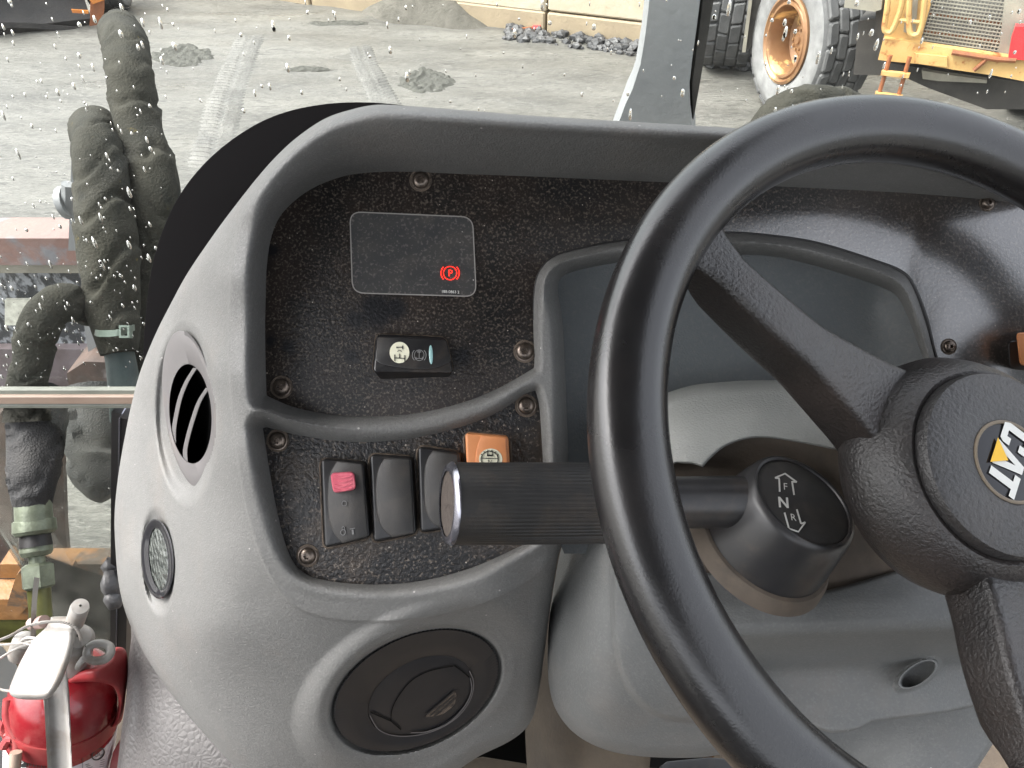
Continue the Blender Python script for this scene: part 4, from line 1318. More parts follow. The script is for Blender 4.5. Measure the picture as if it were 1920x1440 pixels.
# blank instrument cover in the recess
ic = tps([(1040, 500, .478), (1040, 800, .482), (1300, 600, .482), (1500, 600, .484), (1400, 480, .476), (1600, 520, .478), (1640, 560, .480), (1600, 650, .485), (1560, 720, .488), (1720, 560, .460), (1740, 640, .462), (1750, 720, .463), (1680, 640, .474), (1660, 720, .477), (1400, 750, .486), (1200, 900, .486), (1050, 1020, .486)])
def ic_depth(X, Y, s):
    lip = -sdf(CL, X, Y)
    return ic(X, Y) + 0 * lip
relief('instrument_cover', shrink(CL, -8), ic_depth, 5.0, m_grey_dark, dash, back=0.01)
gk = curve([(1001, 600), (1002, 545), (1012, 508), (1040, 480), (1100, 463), (1170, 451), (1270, 440), (1360, 436), (1430, 440), (1530, 455), (1640, 489), (1691, 510), (1713, 538), (1736, 600), (1760, 684), (1812, 700)], 90, closed=False)
gr_ = np.interp(np.arange(90), [0, 40, 66, 76, 89], [1.6, 2.0, 3.0, 5.0, 5.0])
tube('gasket', W(gk[:, 0], gk[:, 1], PD - 0.0005), gr_ / F * PD, m_seal, dash, n=8)

# screws: one mesh, copies share it
def screw_mesh(mat, r=0.0052):
    prof = [(r * 1.34, 0.0001), (r * 1.22, 0.0004), (r * 1.12, 0.0003), (r * 1.12, 0.0005), (r, 0.0006), (r * 0.97, 0.0013), (r * 0.85, 0.0021), (r * 0.62, 0.0027), (r * 0.42, 0.0029)]
    V1_, F1_ = lathe_data(prof, (0, 0, 0), -AX_F, 24, up=AX_U)
    n0 = len(V1_) - 24
    x, y, z = frame_from(-AX_F, AX_U)
    t = np.linspace(0, 2 * np.pi, 24, endpoint=False)
    star = r * (0.33 + 0.07 * np.cos(6 * t))
    top = star[:, None] * (np.cos(t)[:, None] * x + np.sin(t)[:, None] * y)
    V_ = np.vstack([V1_, top + z * 0.0029, top * 0.9 + z * 0.0010])
    a, b_ = n0, n0 + 24
    for o in (n0, n0 + 24):
        F1_ += [(o + k, o + (k + 1) % 24, o + 24 + (k + 1) % 24, o + 24 + k) for k in range(24)]
    F1_.append(tuple(n0 + 48 + k for k in range(24)))
    me = bpy.data.meshes.new('screw')
    me.from_pydata([tuple(p) for p in V_], [], F1_)
    me.polygons.foreach_set('use_smooth', [True] * len(me.polygons))
    me.set_sharp_from_angle(angle=math.radians(40))
    me.materials.append(mat)
    me.materials.append(m_dustline)
    for p in me.polygons:
        p.material_index = 1 if p.index < 48 else 0
    return me
sm, sm2 = screw_mesh(m_screw), screw_mesh(m_screw, 0.0037)
for i, (a, b_) in enumerate(((789, 338), (528, 726), (984, 659), (521, 826), (987, 761), (577, 1042), (1851, 381), (1779, 650))):
    place('screw', sm if i < 6 else sm2, W(a, b_, PD - 0.0002), dash)
    if i < 6:   # ring of dust caught under the head
        pass

# round-cornered quads for switches
def rquad(c4, r, n=5):
    c4 = np.array(c4, float)
    out = []
    for i in range(4):
        p, a, b_ = c4[i], c4[(i - 1) % 4], c4[(i + 1) % 4]
        u1 = (a - p) / np.linalg.norm(a - p)
        u2 = (b_ - p) / np.linalg.norm(b_ - p)
        A, B = p + u1 * r, p + u2 * r
        for t in np.linspace(0, 1, n):
            out.append((1 - t) ** 2 * A + 2 * t * (1 - t) * p + t * t * B)
    return np.array(out)
def inset_to(poly, k):
    c = poly.mean(0)
    return c + (poly - c) * k
def rocker(name, c4, hts, mat, label, r=8, base4=None, parent=dash):
    """hts: height above the panel at the four corners"""
    P = rquad(c4, r)
    c4 = np.array(c4, float)
    A = np.c_[c4, np.ones(4)]
    co, *_ = np.linalg.lstsq(A, np.array(hts), rcond=None)
    hf = lambda q: q[:, 0] * co[0] + q[:, 1] * co[1] + co[2]
    P1, P2, P3 = shrink(P, 0.8), shrink(P, 2.2), shrink(P, 4.5)
    if base4 is None:
        ctr = np.array([960.0, 720.0])
        PB = ctr + (P - ctr) * ((PD - hf(P)) / PD)[:, None]
    else:
        PB = rquad(base4, r)
    rails = [W(PB[:, 0], PB[:, 1], PD + 0.002), W(P[:, 0], P[:, 1], PD - hf(P) + 0.0016), W(P1[:, 0], P1[:, 1], PD - hf(P1) + 0.0007), W(P2[:, 0], P2[:, 1], PD - hf(P2) + 0.0002), W(P3[:, 0], P3[:, 1], PD - hf(P3))]
    o = loft(name, rails, mat, parent, cap1=True, sharp=40, label=label)
    dfn = lambda X, Y: PD - (np.asarray(X) * co[0] + np.asarray(Y) * co[1] + co[2])
    return o, dfn
def dust_skirt(c4, r=12, grow=-5.5, parent=lpan):
    P = shrink(rquad(c4, r), grow)
    wob = np.array([1 + 0.04 * noise.noise(Vector((p[0] * 0.08, p[1] * 0.08, 1))) for p in P])
    c = P.mean(0)
    P2 = c + (P - c) * wob[:, None]
    Q = shrink(rquad(c4, r), -1)
    rails = [W(P2[:, 0], P2[:, 1], PD + 0.0004), W(P[:, 0] * .6 + Q[:, 0] * .4, P[:, 1] * .6 + Q[:, 1] * .4, PD - 0.0007), W(Q[:, 0], Q[:, 1], PD - 0.0012), W(Q[:, 0], Q[:, 1], PD + 0.001)]
    return loft('dust', rails, m_dustline, parent, sharp=0)

S1 = [(602, 861), (682, 868), (694, 1007), (609, 1027)]
S2 = [(694, 853), (772, 858), (781, 1000), (701, 1016)]
S3 = [(784, 838), (863, 849), (872, 985), (789, 998)]
S4 = [(872, 812), (953, 819), (961, 952), (880, 968)]
S5 = [(706, 627), (836, 633), (850, 700), (699, 698)]
dust_skirt(S1); dust_skirt(S2); dust_skirt(S3); dust_skirt(S4)
dust_skirt(S5, parent=upan, grow=-3)

def pad(o, dfn, pts, mat, hgt=0.0016, bev=2.5):
    P = np.array(pts, float)
    rails = [rail(P, dfn, 0.0003), rail(shrink(P, bev * 0.3), dfn, -hgt * 0.7), rail(shrink(P, bev), dfn, -hgt)]
    return loft('thumb_pad', rails, mat, o, cap1=True, sharp=50), (lambda X, Y: dfn(X, Y) - hgt)

sw1, f1 = rocker('rocker_switch', S1, (.011, .011, .013, .013), m_switch, 'black rocker switch with a red lock tab')
pd1, g1 = pad(sw1, f1, np.vstack([curve([(632, 864), (618, 890), (614, 930), (617, 970), (626, 1000), (642, 1019)], 24, closed=False), [(688, 1007), (690, 1000), (680, 872), (676, 869)]]), m_switch_matt)
tabP = rquad([(619, 887), (664, 884), (668, 918), (625, 925)], 9)
tab = loft('lock_tab', [rail(tabP, g1, 0.0002), rail(tabP, g1, -0.0018), rail(shrink(tabP, 2), g1, -0.0026)], m_red_tab, sw1, cap1=True, sharp=40)
for k in range(4):
    y_ = 893 + k * 8
    V, Fc = tube_data(rail(curve([(627, y_), (643, y_ + 3), (660, y_ - 2)], 12, closed=False), g1, -0.0026), 0.0006, n=6)
    mk('tab_rib', V, Fc, m_red_tab, sw1)
ib = MB()
ib.add(*stroke_data(curve([(641, 945), (643, 940), (648, 940), (650, 944), (648, 948), (643, 948)], 16), 1.2, lambda X, Y: g1(X, Y) - 0.0003, closed=True))
ib.add(*stroke_data(curve([(639, 996), (644, 993), (648, 997), (645, 1003), (640, 1002)], 14), 1.4, lambda X, Y: g1(X, Y) - 0.0003, closed=True))
ib.add(*stroke_data(curve([(641, 994), (642, 988), (646, 989), (646, 994)], 10, closed=False), 1.2, lambda X, Y: g1(X, Y) - 0.0003))
ib.add(*stroke_data([(661, 993), (662, 1002)], 3.5, lambda X, Y: g1(X, Y) - 0.0003))
ib.add(*stroke_data([(656, 992), (666, 990)], 1.4, lambda X, Y: g1(X, Y) - 0.0003))
ib.build('symbol', M('faded_print', (0.16, 0.16, 0.16), rough=0.5), sw1, smooth=False)

sw2, f2 = rocker('rocker_switch', S2, (.0095, .0095, .012, .012), m_switch, 'blank black rocker switch beside the red-tabbed one')
pad(sw2, f2, np.vstack([curve([(722, 859), (709, 880), (704, 920), (708, 965), (718, 992), (736, 1008)], 24, closed=False), [(776, 1000), (777, 994), (769, 864), (766, 860)]]), m_switch_matt)
sw3, f3 = rocker('rocker_switch', S3, (.010, .010, .012, .012), m_switch, 'blank black rocker switch half hidden by the lever grip')
pad(sw3, f3, np.vstack([curve([(812, 845), (799, 866), (795, 905), (798, 950), (808, 978), (826, 990)], 24, closed=False), [(866, 985), (868, 980), (859, 855), (856, 851)]]), m_switch_matt)
sw4, f4 = rocker('rocker_switch', S4, (.013, .013, .010, .010), m_orange, 'orange rocker switch with a round fuel symbol')
pd4, g4 = pad(sw4, f4, np.vstack([curve([(903, 816), (894, 840), (891, 880), (894, 930), (905, 960)], 24, closed=False), [(955, 952), (957, 946), (949, 824), (946, 821)]]), m_orange, hgt=0.0006)
disc = ell(920, 861, 22, 20, 0, 36)
loft('symbol_disc', [rail(disc, g4, 0.0), rail(disc, g4, -0.0002)], m_cream, sw4, cap1=True, smooth=False)
ib = MB()
gg = lambda X, Y: g4(X, Y) - 0.0004
ib.add(*stroke_data(ell(918, 861, 16, 15, 0, 30), 1.5, gg, closed=True))
for t in np.linspace(-2.6, -0.5, 6):
    ib.add(*stroke_data([(918 + 15 * math.cos(t), 861 + 14 * math.sin(t)), (918 + 19 * math.cos(t), 861 + 18 * math.sin(t))], 1.5, gg))
ib.add(*stroke_data([(904, 859), (933, 860)], 1.4, gg))
ib.add(*stroke_data([(914, 846), (923, 846), (923, 855), (914, 855)], 1.6, gg, closed=True))
ib.add(*stroke_data([(913, 854), (924, 854)], 3.0, gg))
ib.add(*text_data('N', 919, 866, (11, 0.6), (-0.6, -11), gg))
ib.build('symbol', m_ink, sw4, smooth=False)

sw5, f5 = rocker('rocker_switch', S5, (.008, .010, .017, .015), m_switch, 'black rocker switch lying sideways below the display window', base4=[(710, 636), (834, 642), (845, 708), (711, 713)])
pd5, g5 = pad(sw5, f5, np.vstack([curve([(703, 672), (712, 681), (740, 688), (780, 692), (815, 690), (840, 681), (846, 675)], 26, closed=False), [(838, 640), (832, 636), (708, 631), (704, 660)]]), m_switch, hgt=0.0008)
disc = ell(749, 661, 18.5, 20, 0, 40)
loft('symbol_disc', [rail(disc, g5, 0.0), rail(disc, g5, -0.0002)], m_cream, sw5, cap1=True, smooth=False)
ib = MB()
gg = lambda X, Y: g5(X, Y) - 0.0004
for s_ in ([(739, 671), (760, 672)], [(740, 665), (740, 677)], [(759, 666), (759, 678)], [(749, 671), (749, 663)], [(744, 651), (755, 651)], [(755, 648), (755, 655)], [(744, 650), (744, 653)]):
    ib.add(*stroke_data(s_, 1.6, gg))
ib.add(*stroke_data(curve([(745, 659), (749, 657), (753, 659)], 8, closed=False), 1.4, gg))
ib.build('symbol', m_ink, sw5, smooth=False)
ib = MB()
ib.add(*stroke_data(ell(786, 666, 9, 10, 0, 30), 1.0, gg, closed=True))
for sgn in (-1, 1):
    ib.add(*stroke_data([(786 + sgn * 13 * math.cos(t), 666 + 13 * math.sin(t)) for t in np.linspace(-0.8, 0.8, 10)], 1.2, gg))
for s_ in ([(780, 672), (792, 672)], [(780, 669), (780, 675)], [(792, 669), (792, 675)], [(782, 660), (790, 660)], [(783, 658), (789, 658)], [(786, 660), (786, 672)]):
    ib.add(*stroke_data(s_, 1.2, gg))
ib.build('brake_symbol', M('grey_print', (0.22, 0.22, 0.22), rough=0.5), sw5, smooth=False)
le = ell(808, 665, 18, 3.6, 88, 30)
loft('indicator_lens', [rail(le, g5, 0.0), rail(le, g5, -0.0004), rail(shrink(le, 1), g5, -0.0006)], m_lens, sw5, cap1=True)

# display window with the red parking brake light
DW = rquad([(656, 397), (886, 407), (893, 556), (661, 549)], 22, 8)
dw = loft('display_window', [W(DW[:, 0], DW[:, 1], PD + 0.0005), W(DW[:, 0], DW[:, 1], PD - 0.0008), rail(shrink(DW, 1.2), PD - 0.0010)], m_display, dash, cap1=True, smooth=False)
V, Fc = stroke_data(DW, 2.2, lambda X, Y: np.full(np.shape(X), PD - 0.0012), closed=True)
mk('window_edge', V, Fc, M('window_edge_dust', lin(140, 136, 132), rough=0.7), dw, smooth=False)
dfl = lambda X, Y: np.full(np.shape(X), PD - 0.0013)
ib = MB()
ib.add(*stroke_data(ell(844, 512, 12.5, 12.5, 0, 36), 1.4, dfl, closed=True))
for sgn in (0, math.pi):
    ib.add(*stroke_data([(844 + 17 * math.cos(t), 512 + 17 * math.sin(t)) for t in np.linspace(sgn - 0.75, sgn + 0.75, 14)], 1.6, dfl))
ib.add(*text_data('P', 845, 512, (18, 0.6), (-0.6, -18), dfl))
ib.build('brake_light', m_red_glow, dw, smooth=False)
V, Fc = text_data('188-0863 2', 845, 547, (7.4, 0.35), (-0.3, -7.4), dfl)
mk('part_number', V, Fc, m_white, dw, smooth=False)

# orange switch at the far right of the big panel
cx_ = rquad([(1890, 640), (1975, 632), (1975, 700), (1893, 692)], 9)
rs6 = loft('rocker_switch', [W(cx_[:, 0], cx_[:, 1], PD + 0.002), W(cx_[:, 0], cx_[:, 1], PD - 0.010), rail(shrink(cx_, 2), PD - 0.0108)], m_switch, dash, cap1=True, label='orange rocker switch on a black base at the right end of the panel')
cx2 = rquad([(1905, 624), (1990, 620), (1990, 690), (1912, 685)], 8)
loft('rocker', [W(cx2[:, 0], cx2[:, 1], PD - 0.009), W(cx2[:, 0], cx2[:, 1], PD - 0.019), rail(shrink(cx2, 3), PD - 0.0205)], m_orange, rs6, cap1=True)

# left air vent
def ring_part(name, outer, inner, pl, mats, parent, th=0.012, lift=-0.006, dish=0.003, n=96, knurl=0, deep=0.05, inner_mat=None, label=None):
    O, I = ell(*outer, n), ell(*inner, n)
    Om = shrink(O, 2.2)
    if knurl:
        t = np.arange(n)
        kk = np.where(t % 2 == 0, 1.4, -0.6)
        O = shrink(O, 0) + (O - np.array(outer[:2])) / np.linalg.norm(O - np.array(outer[:2]), axis=1)[:, None] * kk[:, None]
    mid = O * 0.45 + I * 0.55
    Ii = shrink(I, 1.0)
    rails = [rail(O, pl, lift + th), rail(O, pl, lift + 0.0022), rail(Om, pl, lift + 0.0004), rail(mid, pl, lift + dish * 0.5), rail(I, pl, lift + dish), rail(Ii, pl, lift + dish + 0.002), rail(Ii, pl, lift + dish + 0.010)]
    return loft(name, rails, mats, parent, sharp=50, label=label)
v1 = ring_part('air_vent', V1, (357.5, 776, 94, 40, 86.5), pl_v1, m_vent_grey, dash, th=0.02, lift=0.004, dish=0.004, n=160, knurl=0, label='upper left air vent with open curved vanes')
I_ = ell(357.5, 776, 95, 41, 86.5, 60)
loft('duct', [rail(I_, pl_v1, 0.010), rail(inset_to(I_, 0.97), pl_v1, 0.05), rail(inset_to(I_, 0.8), pl_v1, 0.09)], m_black, v1, cap1=True)
def vane(pts, wpx, parent, mat, pl, d0=0.010, deep=0.022):
    P = curve(pts, 30, closed=False)
    a = P - np.array([wpx / 2, 0])
    b_ = P + np.array([wpx / 2, 0])
    rails = [rail(a, pl, d0 + deep), rail(a, pl, d0 + 0.0008), rail(a + [1.5, 0], pl, d0), rail(b_ - [1.5, 0], pl, d0), rail(b_, pl, d0 + 0.0008), rail(b_, pl, d0 + deep)]
    V = np.stack(rails, 1).reshape(-1, 3)
    Fc = [(i * 6 + k, i * 6 + k + 1, (i + 1) * 6 + k + 1, (i + 1) * 6 + k) for i in range(29) for k in range(5)]
    return mk('vane', V, Fc, mat, parent, smooth=False)
vane([(366, 690), (350, 716), (338, 745), (331, 775), (326, 805), (326, 832)], 8, v1, m_vane, pl_v1)
vane([(390, 727), (374, 752), (362, 785), (352, 820), (347, 845), (348, 866)], 8, v1, m_vane, pl_v1)
kb = MB()
for k in range(26):
    t = math.radians(-82 + k * 2.3)
    e_ = ell(*V1, 360)
    q = e_[int(k * 1.9 + 190) % 360]
    q2 = V1[0] + (q[0] - V1[0]) * 0.955, V1[1] + (q[1] - V1[1]) * 0.955
    V, Fc = stroke_data([(q[0], q[1]), q2], 1.2, lambda X, Y: pl_v1(X, Y) + 0.0038)
    kb.add(V, Fc)
kb.build('knurling', m_vane, v1, smooth=False, kind='stuff')

# small round lamp below it
ga = ring_part('map_lamp', GA, (297, 1048, 59, 18.5, 85), pl_ga, m_gloss, dash, th=0.02, lift=-0.004, dish=0.006, n=80, label='small round lamp with glossy black bezel')
I_ = ell(297, 1048, 60, 19, 85, 50)
loft('lens', [rail(I_, pl_ga, 0.006), rail(inset_to(I_, 0.9), pl_ga, 0.0045), rail(inset_to(I_, 0.6), pl_ga, 0.003), rail(inset_to(I_, 0.25), pl_ga, 0.002)], M('lamp_lens', lin(92, 96, 92), lin(52, 56, 54), 120, rough=0.12, bumps=[('v', 240, 0.003)]), ga, cap1=True)
loft('lens_ring', [rail(shrink(I_, -1.5), pl_ga, 0.004), rail(shrink(I_, -1.0), pl_ga, 0.002), rail(shrink(I_, 1.0), pl_ga, 0.002), rail(shrink(I_, 1.5), pl_ga, 0.005)], m_chrome, ga)

# lower air vent, closed
v2 = ring_part('air_vent', (780, 1294, 163, 101, -25), (789, 1304, 106, 66.5, -26), pl_v2, m_vent, dash, th=0.014, lift=0.000, dish=0.004, n=240, knurl=1, label='lower black air vent with its flap closed')
FL = ell(789, 1304, 105, 65.5, -26, 100)
loft('flap', [rail(FL, pl_v2, 0.012), rail(FL, pl_v2, 0.005), rail(shrink(FL, 3), pl_v2, 0.0042), rail(inset_to(FL, 0.6), pl_v2, 0.0036)], m_vent, v2, cap1=True, sharp=50)
vb = MB()
fl = lambda X, Y: pl_v2(X, Y) + 0.0030
vb.add(*stroke_data(curve([(733, 1352), (735, 1330), (748, 1304), (772, 1276), (806, 1258), (850, 1249)], 40, closed=False), 1.6, fl))
vb.add(*stroke_data([(694, 1335), (733, 1352), (752, 1368)], 2.6, fl))
vb.add(*stroke_data([(852, 1248), (866, 1258), (880, 1270)], 2.6, fl))
vb.build('flap_seam', m_black, v2, smooth=False)
sl = MB()
fl2 = lambda X, Y: pl_v2(X, Y) + 0.0026
V, Fc = stroke_data(curve([(770, 1374), (800, 1372), (840, 1356), (870, 1326), (884, 1296), (882, 1272)], 40, closed=False), 2.2, fl2)
sl.add(V, Fc)
sl.add(*stroke_data(curve([(694, 1342), (708, 1366), (732, 1378), (770, 1380), (815, 1370), (856, 1346), (882, 1312), (888, 1280), (880, 1258)], 50, closed=False), 1.8, fl2))
sl.build('flap_rim', m_vent_grey, v2, smooth=False)
gp_ = np.vstack([[(797, 1344)], curve([(852, 1295), (856, 1304), (852, 1320), (838, 1334), (820, 1342), (797, 1344)], 20, closed=False)])
loft('grip_slot', [rail(gp_, pl_v2, 0.004), rail(gp_, pl_v2, 0.0026)], m_dustline, v2, cap1=True, smooth=False)
ib = MB()
for o in (0, 7, 14):
    ib.add(*stroke_data([(800 + o * 0.9, 1340 + o * 0.35), (851 + o * 0.15, 1297 + o * 0.9)], 2.6, lambda X, Y: pl_v2(X, Y) + 0.0022))
ib.build('grip_rib', m_vent, v2, smooth=False, kind='stuff')

# ================================================================== VINYL SIDE TRIM, FLOOR, PEDAL
vin = np.vstack([curve([(232, 1090), (238, 1130), (246, 1185), (241, 1240), (237, 1300), (229, 1360), (222, 1420), (216, 1470)], 40, closed=False), np.array([(380, 1480), (560, 1480), (480, 1400), (360, 1260), (300, 1150), (270, 1080)])])
vt = tps([(240, 1100, .70), (236, 1250, .70), (222, 1440, .69), (262, 1240, .672), (268, 1350, .668), (300, 1250, .672), (300, 1400, .655), (400, 1440, .645), (360, 1330, .66), (520, 1470, .64), (260, 1440, .666)])
def vdep(X, Y, s):
    q = np.clip(1 - s / 16, 0, 1)
    return vt(X, Y) + 0.02 * (1 - np.sqrt(1 - q * q)) + 0.006 * np.exp(-((X - 262 - (Y - 1250) * -0.05) / 14) ** 2)
sv = relief('side_trim', vin, vdep, 4.0, m_vinyl, None, back=0.03)
tag(sv, 'grey grained vinyl side trim between the fire extinguisher and the dashboard', 'trim panel')

fl_ = thing('floor_console', 'dusty tan floor hump under the gap between dashboard and column base', 'floor hump', tuple(W(1030, 1430, 0.72)))
fp = np.vstack([curve([(1000, 1010), (985, 1200), (985, 1380), (995, 1520)], 30, closed=False), np.array([(1400, 1520), (1400, 1380), (1200, 1360), (1080, 1300), (1060, 1010)])])
ft = tps([(1010, 1050, .62), (1005, 1250, .62), (1000, 1400, .62), (1040, 1400, .66), (1100, 1420, .66), (1200, 1430, .67), (1350, 1430, .68), (1030, 1200, .64), (1060, 1050, .64)])
relief('hump', fp, lambda X, Y, s: ft(X, Y), 6.0, m_floor, fl_, back=0.03)
lp_ = np.array([(820, 1480), (845, 1443), (880, 1424), (905, 1419), (985, 1432), (1000, 1446), (1000, 1520), (820, 1520)], float)
plate('ledge', polysharp(lp_, 30), 0.66, 0.02, m_floor, fl_, bev=3)
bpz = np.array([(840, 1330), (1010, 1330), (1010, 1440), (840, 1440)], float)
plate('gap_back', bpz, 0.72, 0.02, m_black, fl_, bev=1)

ped = thing('brake_pedal', 'black brake pedal with an orange arm just below the column base', 'pedal', tuple(W(1300, 1450, 0.66)))
pp = np.array([(1230, 1500), (1236, 1438), (1250, 1428), (1330, 1420), (1375, 1424), (1390, 1500)], float)
plate('pedal_pad', polysharp(pp, 20), 0.60, 0.02, m_lever, ped, bev=4)
plate('pedal_arm', np.array([(1318, 1424), (1318, 1402), (1340, 1400), (1338, 1424)], float), 0.625, 0.02, m_orange_worn, ped, bev=1)
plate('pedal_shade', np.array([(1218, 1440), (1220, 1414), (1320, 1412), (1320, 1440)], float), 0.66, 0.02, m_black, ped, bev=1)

# ================================================================== STEERING COLUMN
colm = thing('steering_column', 'grey plastic steering column shroud below the wheel with a tubular key socket', 'steering column', tuple(W(1500, 1300, 0.5)))
U1 = np.vstack([curve([(1160, 800), (1200, 760), (1250, 737), (1300, 722), (1360, 716), (1420, 713), (1560, 714), (1745, 716), (1830, 720)], 70, closed=False), np.array([(1900, 800), (1900, 870), (1720, 858), (1640, 850)]), curve([(1560, 842), (1500, 830), (1440, 821), (1400, 823), (1362, 836), (1336, 856), (1318, 876)], 30, closed=False), np.array([(1300, 870), (1270, 868), (1230, 880), (1160, 885)])])
u1t = tps([(1160, 800, .47), (1250, 740, .452), (1420, 714, .45), (1745, 716, .45), (1260, 800, .436), (1420, 770, .430), (1560, 770, .430), (1700, 770, .430), (1270, 868, .424), (1340, 850, .420), (1430, 818, .422), (1560, 842, .420), (1720, 850, .420), (1180, 870, .452), (1880, 800, .42)])
def u1d(X, Y, s):
    q = np.clip(1 - s / 22, 0, 1)
    top = smooth01((800 - Y) / 50)
    q2 = np.clip(1 - s / 5, 0, 1)
    return u1t(X, Y) + 0.018 * top * (1 - np.sqrt(1 - q * q)) + 0.003 * (1 - top) * (1 - np.sqrt(1 - q2 * q2))
relief('upper_shroud', U1, u1d, 2.5, m_column_lit, colm, back=0.02)
relief('recess', np.array([(1230, 860), (1330, 840), (1440, 810), (1560, 830), (1760, 845), (1760, 1080), (1560, 1130), (1440, 1130), (1300, 1110), (1230, 1080)], float), lambda X, Y, s: 0.438 + 0 * X, 12.0, m_dustbrown, colm, back=0.01)
U2 = np.vstack([curve([(1245, 1085), (1290, 1076), (1345, 1073), (1368, 1074), (1395, 1092), (1430, 1110), (1470, 1118), (1510, 1116), (1560, 1104), (1640, 1082), (1720, 1057), (1800, 1040)], 60, closed=False), np.array([(1900, 1060), (1900, 1320)]), curve([(1860, 1322), (1830, 1325), (1760, 1338), (1690, 1347), (1632, 1355), (1610, 1368), (1560, 1374), (1520, 1365), (1470, 1378), (1425, 1385)], 30, closed=False), np.array([(1385, 1320), (1330, 1240), (1285, 1170)])])
_uy = np.arange(1000.0, 1440.0)
_ud = np.interp(_uy, [1000, 1040, 1085, 1130, 1172, 1192, 1212, 1250, 1264, 1330, 1440], [.440, .436, .433, .424, .419, .4215, .440, .482, .486, .485, .474])
_ud = np.convolve(np.pad(_ud, 8, mode='edge'), np.ones(17) / 17, mode='valid')
def u2t(X, Y):
    return np.interp(Y + 0.035 * (X - 1500), _uy, _ud) + 0.006 * np.exp(-((X - 1800) / 60.0) ** 2)
def u2d(X, Y, s):
    q = np.clip(1 - s / 7, 0, 1)
    return u2t(X, Y) + 0.005 * (1 - np.sqrt(1 - q * q)) + 0.016 * (ell_r(X, Y, 1721, 1264, 42, 18, -33) < 0.86) - 0.006 * np.exp(-((ell_r(X, Y, 1721, 1264, 42, 18, -33) - 1.02) / 0.14) ** 2)
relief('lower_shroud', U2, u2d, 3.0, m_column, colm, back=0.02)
KS = lambda k: ell(1721, 1264, 44 * k, 20 * k, -33, 40)
kpl = lambda X, Y: 0.474 + 0 * np.asarray(X)
loft('key_socket', [rail(KS(1.0), kpl, 0.01), rail(KS(1.0), kpl, 0.0), rail(KS(0.95), kpl, -0.002), rail(KS(0.86), kpl, -0.002), rail(KS(0.82), kpl, 0.0), rail(KS(0.80) + [3, 3], kpl, 0.013)], m_column, colm, sharp=50)
loft('socket_bottom', [rail(KS(0.9), kpl, 0.008), rail(KS(0.3), kpl, 0.0085)], m_column, colm, cap1=True)
U4 = np.vstack([np.array([(1500, 1350), (1640, 1340), (1840, 1310), (1880, 1340), (1862, 1395), (1826, 1450), (1800, 1500), (1450, 1500), (1450, 1400)])]).astype(float)
u4t = tps([(1500, 1360, .52), (1560, 1440, .53), (1650, 1400, .51), (1700, 1370, .50), (1650, 1470, .50), (1800, 1330, .485), (1850, 1390, .49), (1780, 1440, .49)])
relief('rear_shroud', polysharp(U4), lambda X, Y, s: u4t(X, Y) + 0.022 + 0.006 * np.clip(1 - s / 10, 0, 1) ** 2, 4.0, m_column, colm, back=0.02)

U3 = np.vstack([curve([(1070, 985), (1052, 1030), (1040, 1090), (1031, 1150), (1027, 1215), (1029, 1280), (1042, 1330), (1076, 1374), (1130, 1404), (1200, 1418), (1290, 1421), (1350, 1415), (1450, 1390)], 70, closed=False), np.array([(1400, 1310), (1318, 1200), (1240, 1070), (1205, 985)])])
u3t = tps([(1070, 990, .53), (1040, 1100, .53), (1027, 1230, .53), (1050, 1330, .53), (1110, 1040, .475), (1090, 1150, .478), (1090, 1250, .482), (1120, 1330, .487), (1150, 1030, .448), (1160, 1150, .450), (1180, 1260, .460), (1240, 1000, .444), (1260, 1150, .446), (1300, 1300, .462), (1200, 1400, .505), (1300, 1405, .50), (1400, 1380, .49), (1420, 1150, .452)])
RA = np.vstack([curve([(1145, 980), (1146, 1080), (1146, 1150), (1152, 1215), (1168, 1270), (1196, 1315), (1240, 1345), (1290, 1352), (1360, 1340)], 40, closed=False), np.array([(1500, 1200), (1400, 950)])])
def u3d(X, Y, s):
    q = np.clip(1 - s / 26, 0, 1)
    a = sdf(RA, X, Y)
    return u3t(X, Y) + 0.02 * (1 - np.sqrt(1 - q * q)) - 0.017 * smooth01((a + 3) / 10)
u3 = relief('column_base', U3, u3d, 4.0, m_column, None, back=0.03)
tag(u3, 'rounded grey plastic column base left of the steering column, with a raised oval face', 'column cover')

# ================================================================== DIRECTION LEVER
lev = thing('direction_lever', 'black direction lever with ribbed grip and round F N R dial', 'lever', tuple(W(1452, 990, 0.43)))
na = np.array([0.306, 0.627, -0.59])
na = na[0] * AX_R + na[1] * AX_U + na[2] * AX_F
na /= np.linalg.norm(na)
fc = W(1508, 937, 0.400)
lathe('barrel', [(0.0380, -0.048), (0.0362, -0.030), (0.0325, -0.009), (0.0312, -0.004), (0.0300, -0.0008), (0.0285, 0.0), (0.0272, -0.0004), (0.0268, -0.0016)], fc, na, m_lever, lev, n=64, sharp=45)
lathe('dial', [(0.0272, -0.003), (0.0268, -0.0014), (0.0262, -0.0011), (0.001, -0.0011)], fc, na, m_switch_matt, lev, n=64, cap1=True)
lathe('dust_ring', [(0.0425, -0.046), (0.0410, -0.0395), (0.0390, -0.0370), (0.0368, -0.0365), (0.035, -0.038)], fc, na, m_dustbrown, lev, n=64)
def dialp(X, Y):
    X, Y = np.asarray(X, float), np.asarray(Y, float)
    r = ((X - 960) / F)[..., None] * AX_R + ((720 - Y) / F)[..., None] * AX_U + AX_F
    return np.dot(fc - na * 0.0009 - C0, na) / (r @ na)
ib = MB()
ib.add(*stroke_data([(1462, 922), (1461, 898)], 3.2, dialp))
ib.add(*stroke_data([(1489, 928), (1485, 902)], 3.2, dialp))
ib.add(*stroke_data([(1453, 896), (1472, 888), (1494, 904)], 3.2, dialp))
ib.add(*stroke_data([(1453, 896), (1462, 897)], 3.0, dialp))
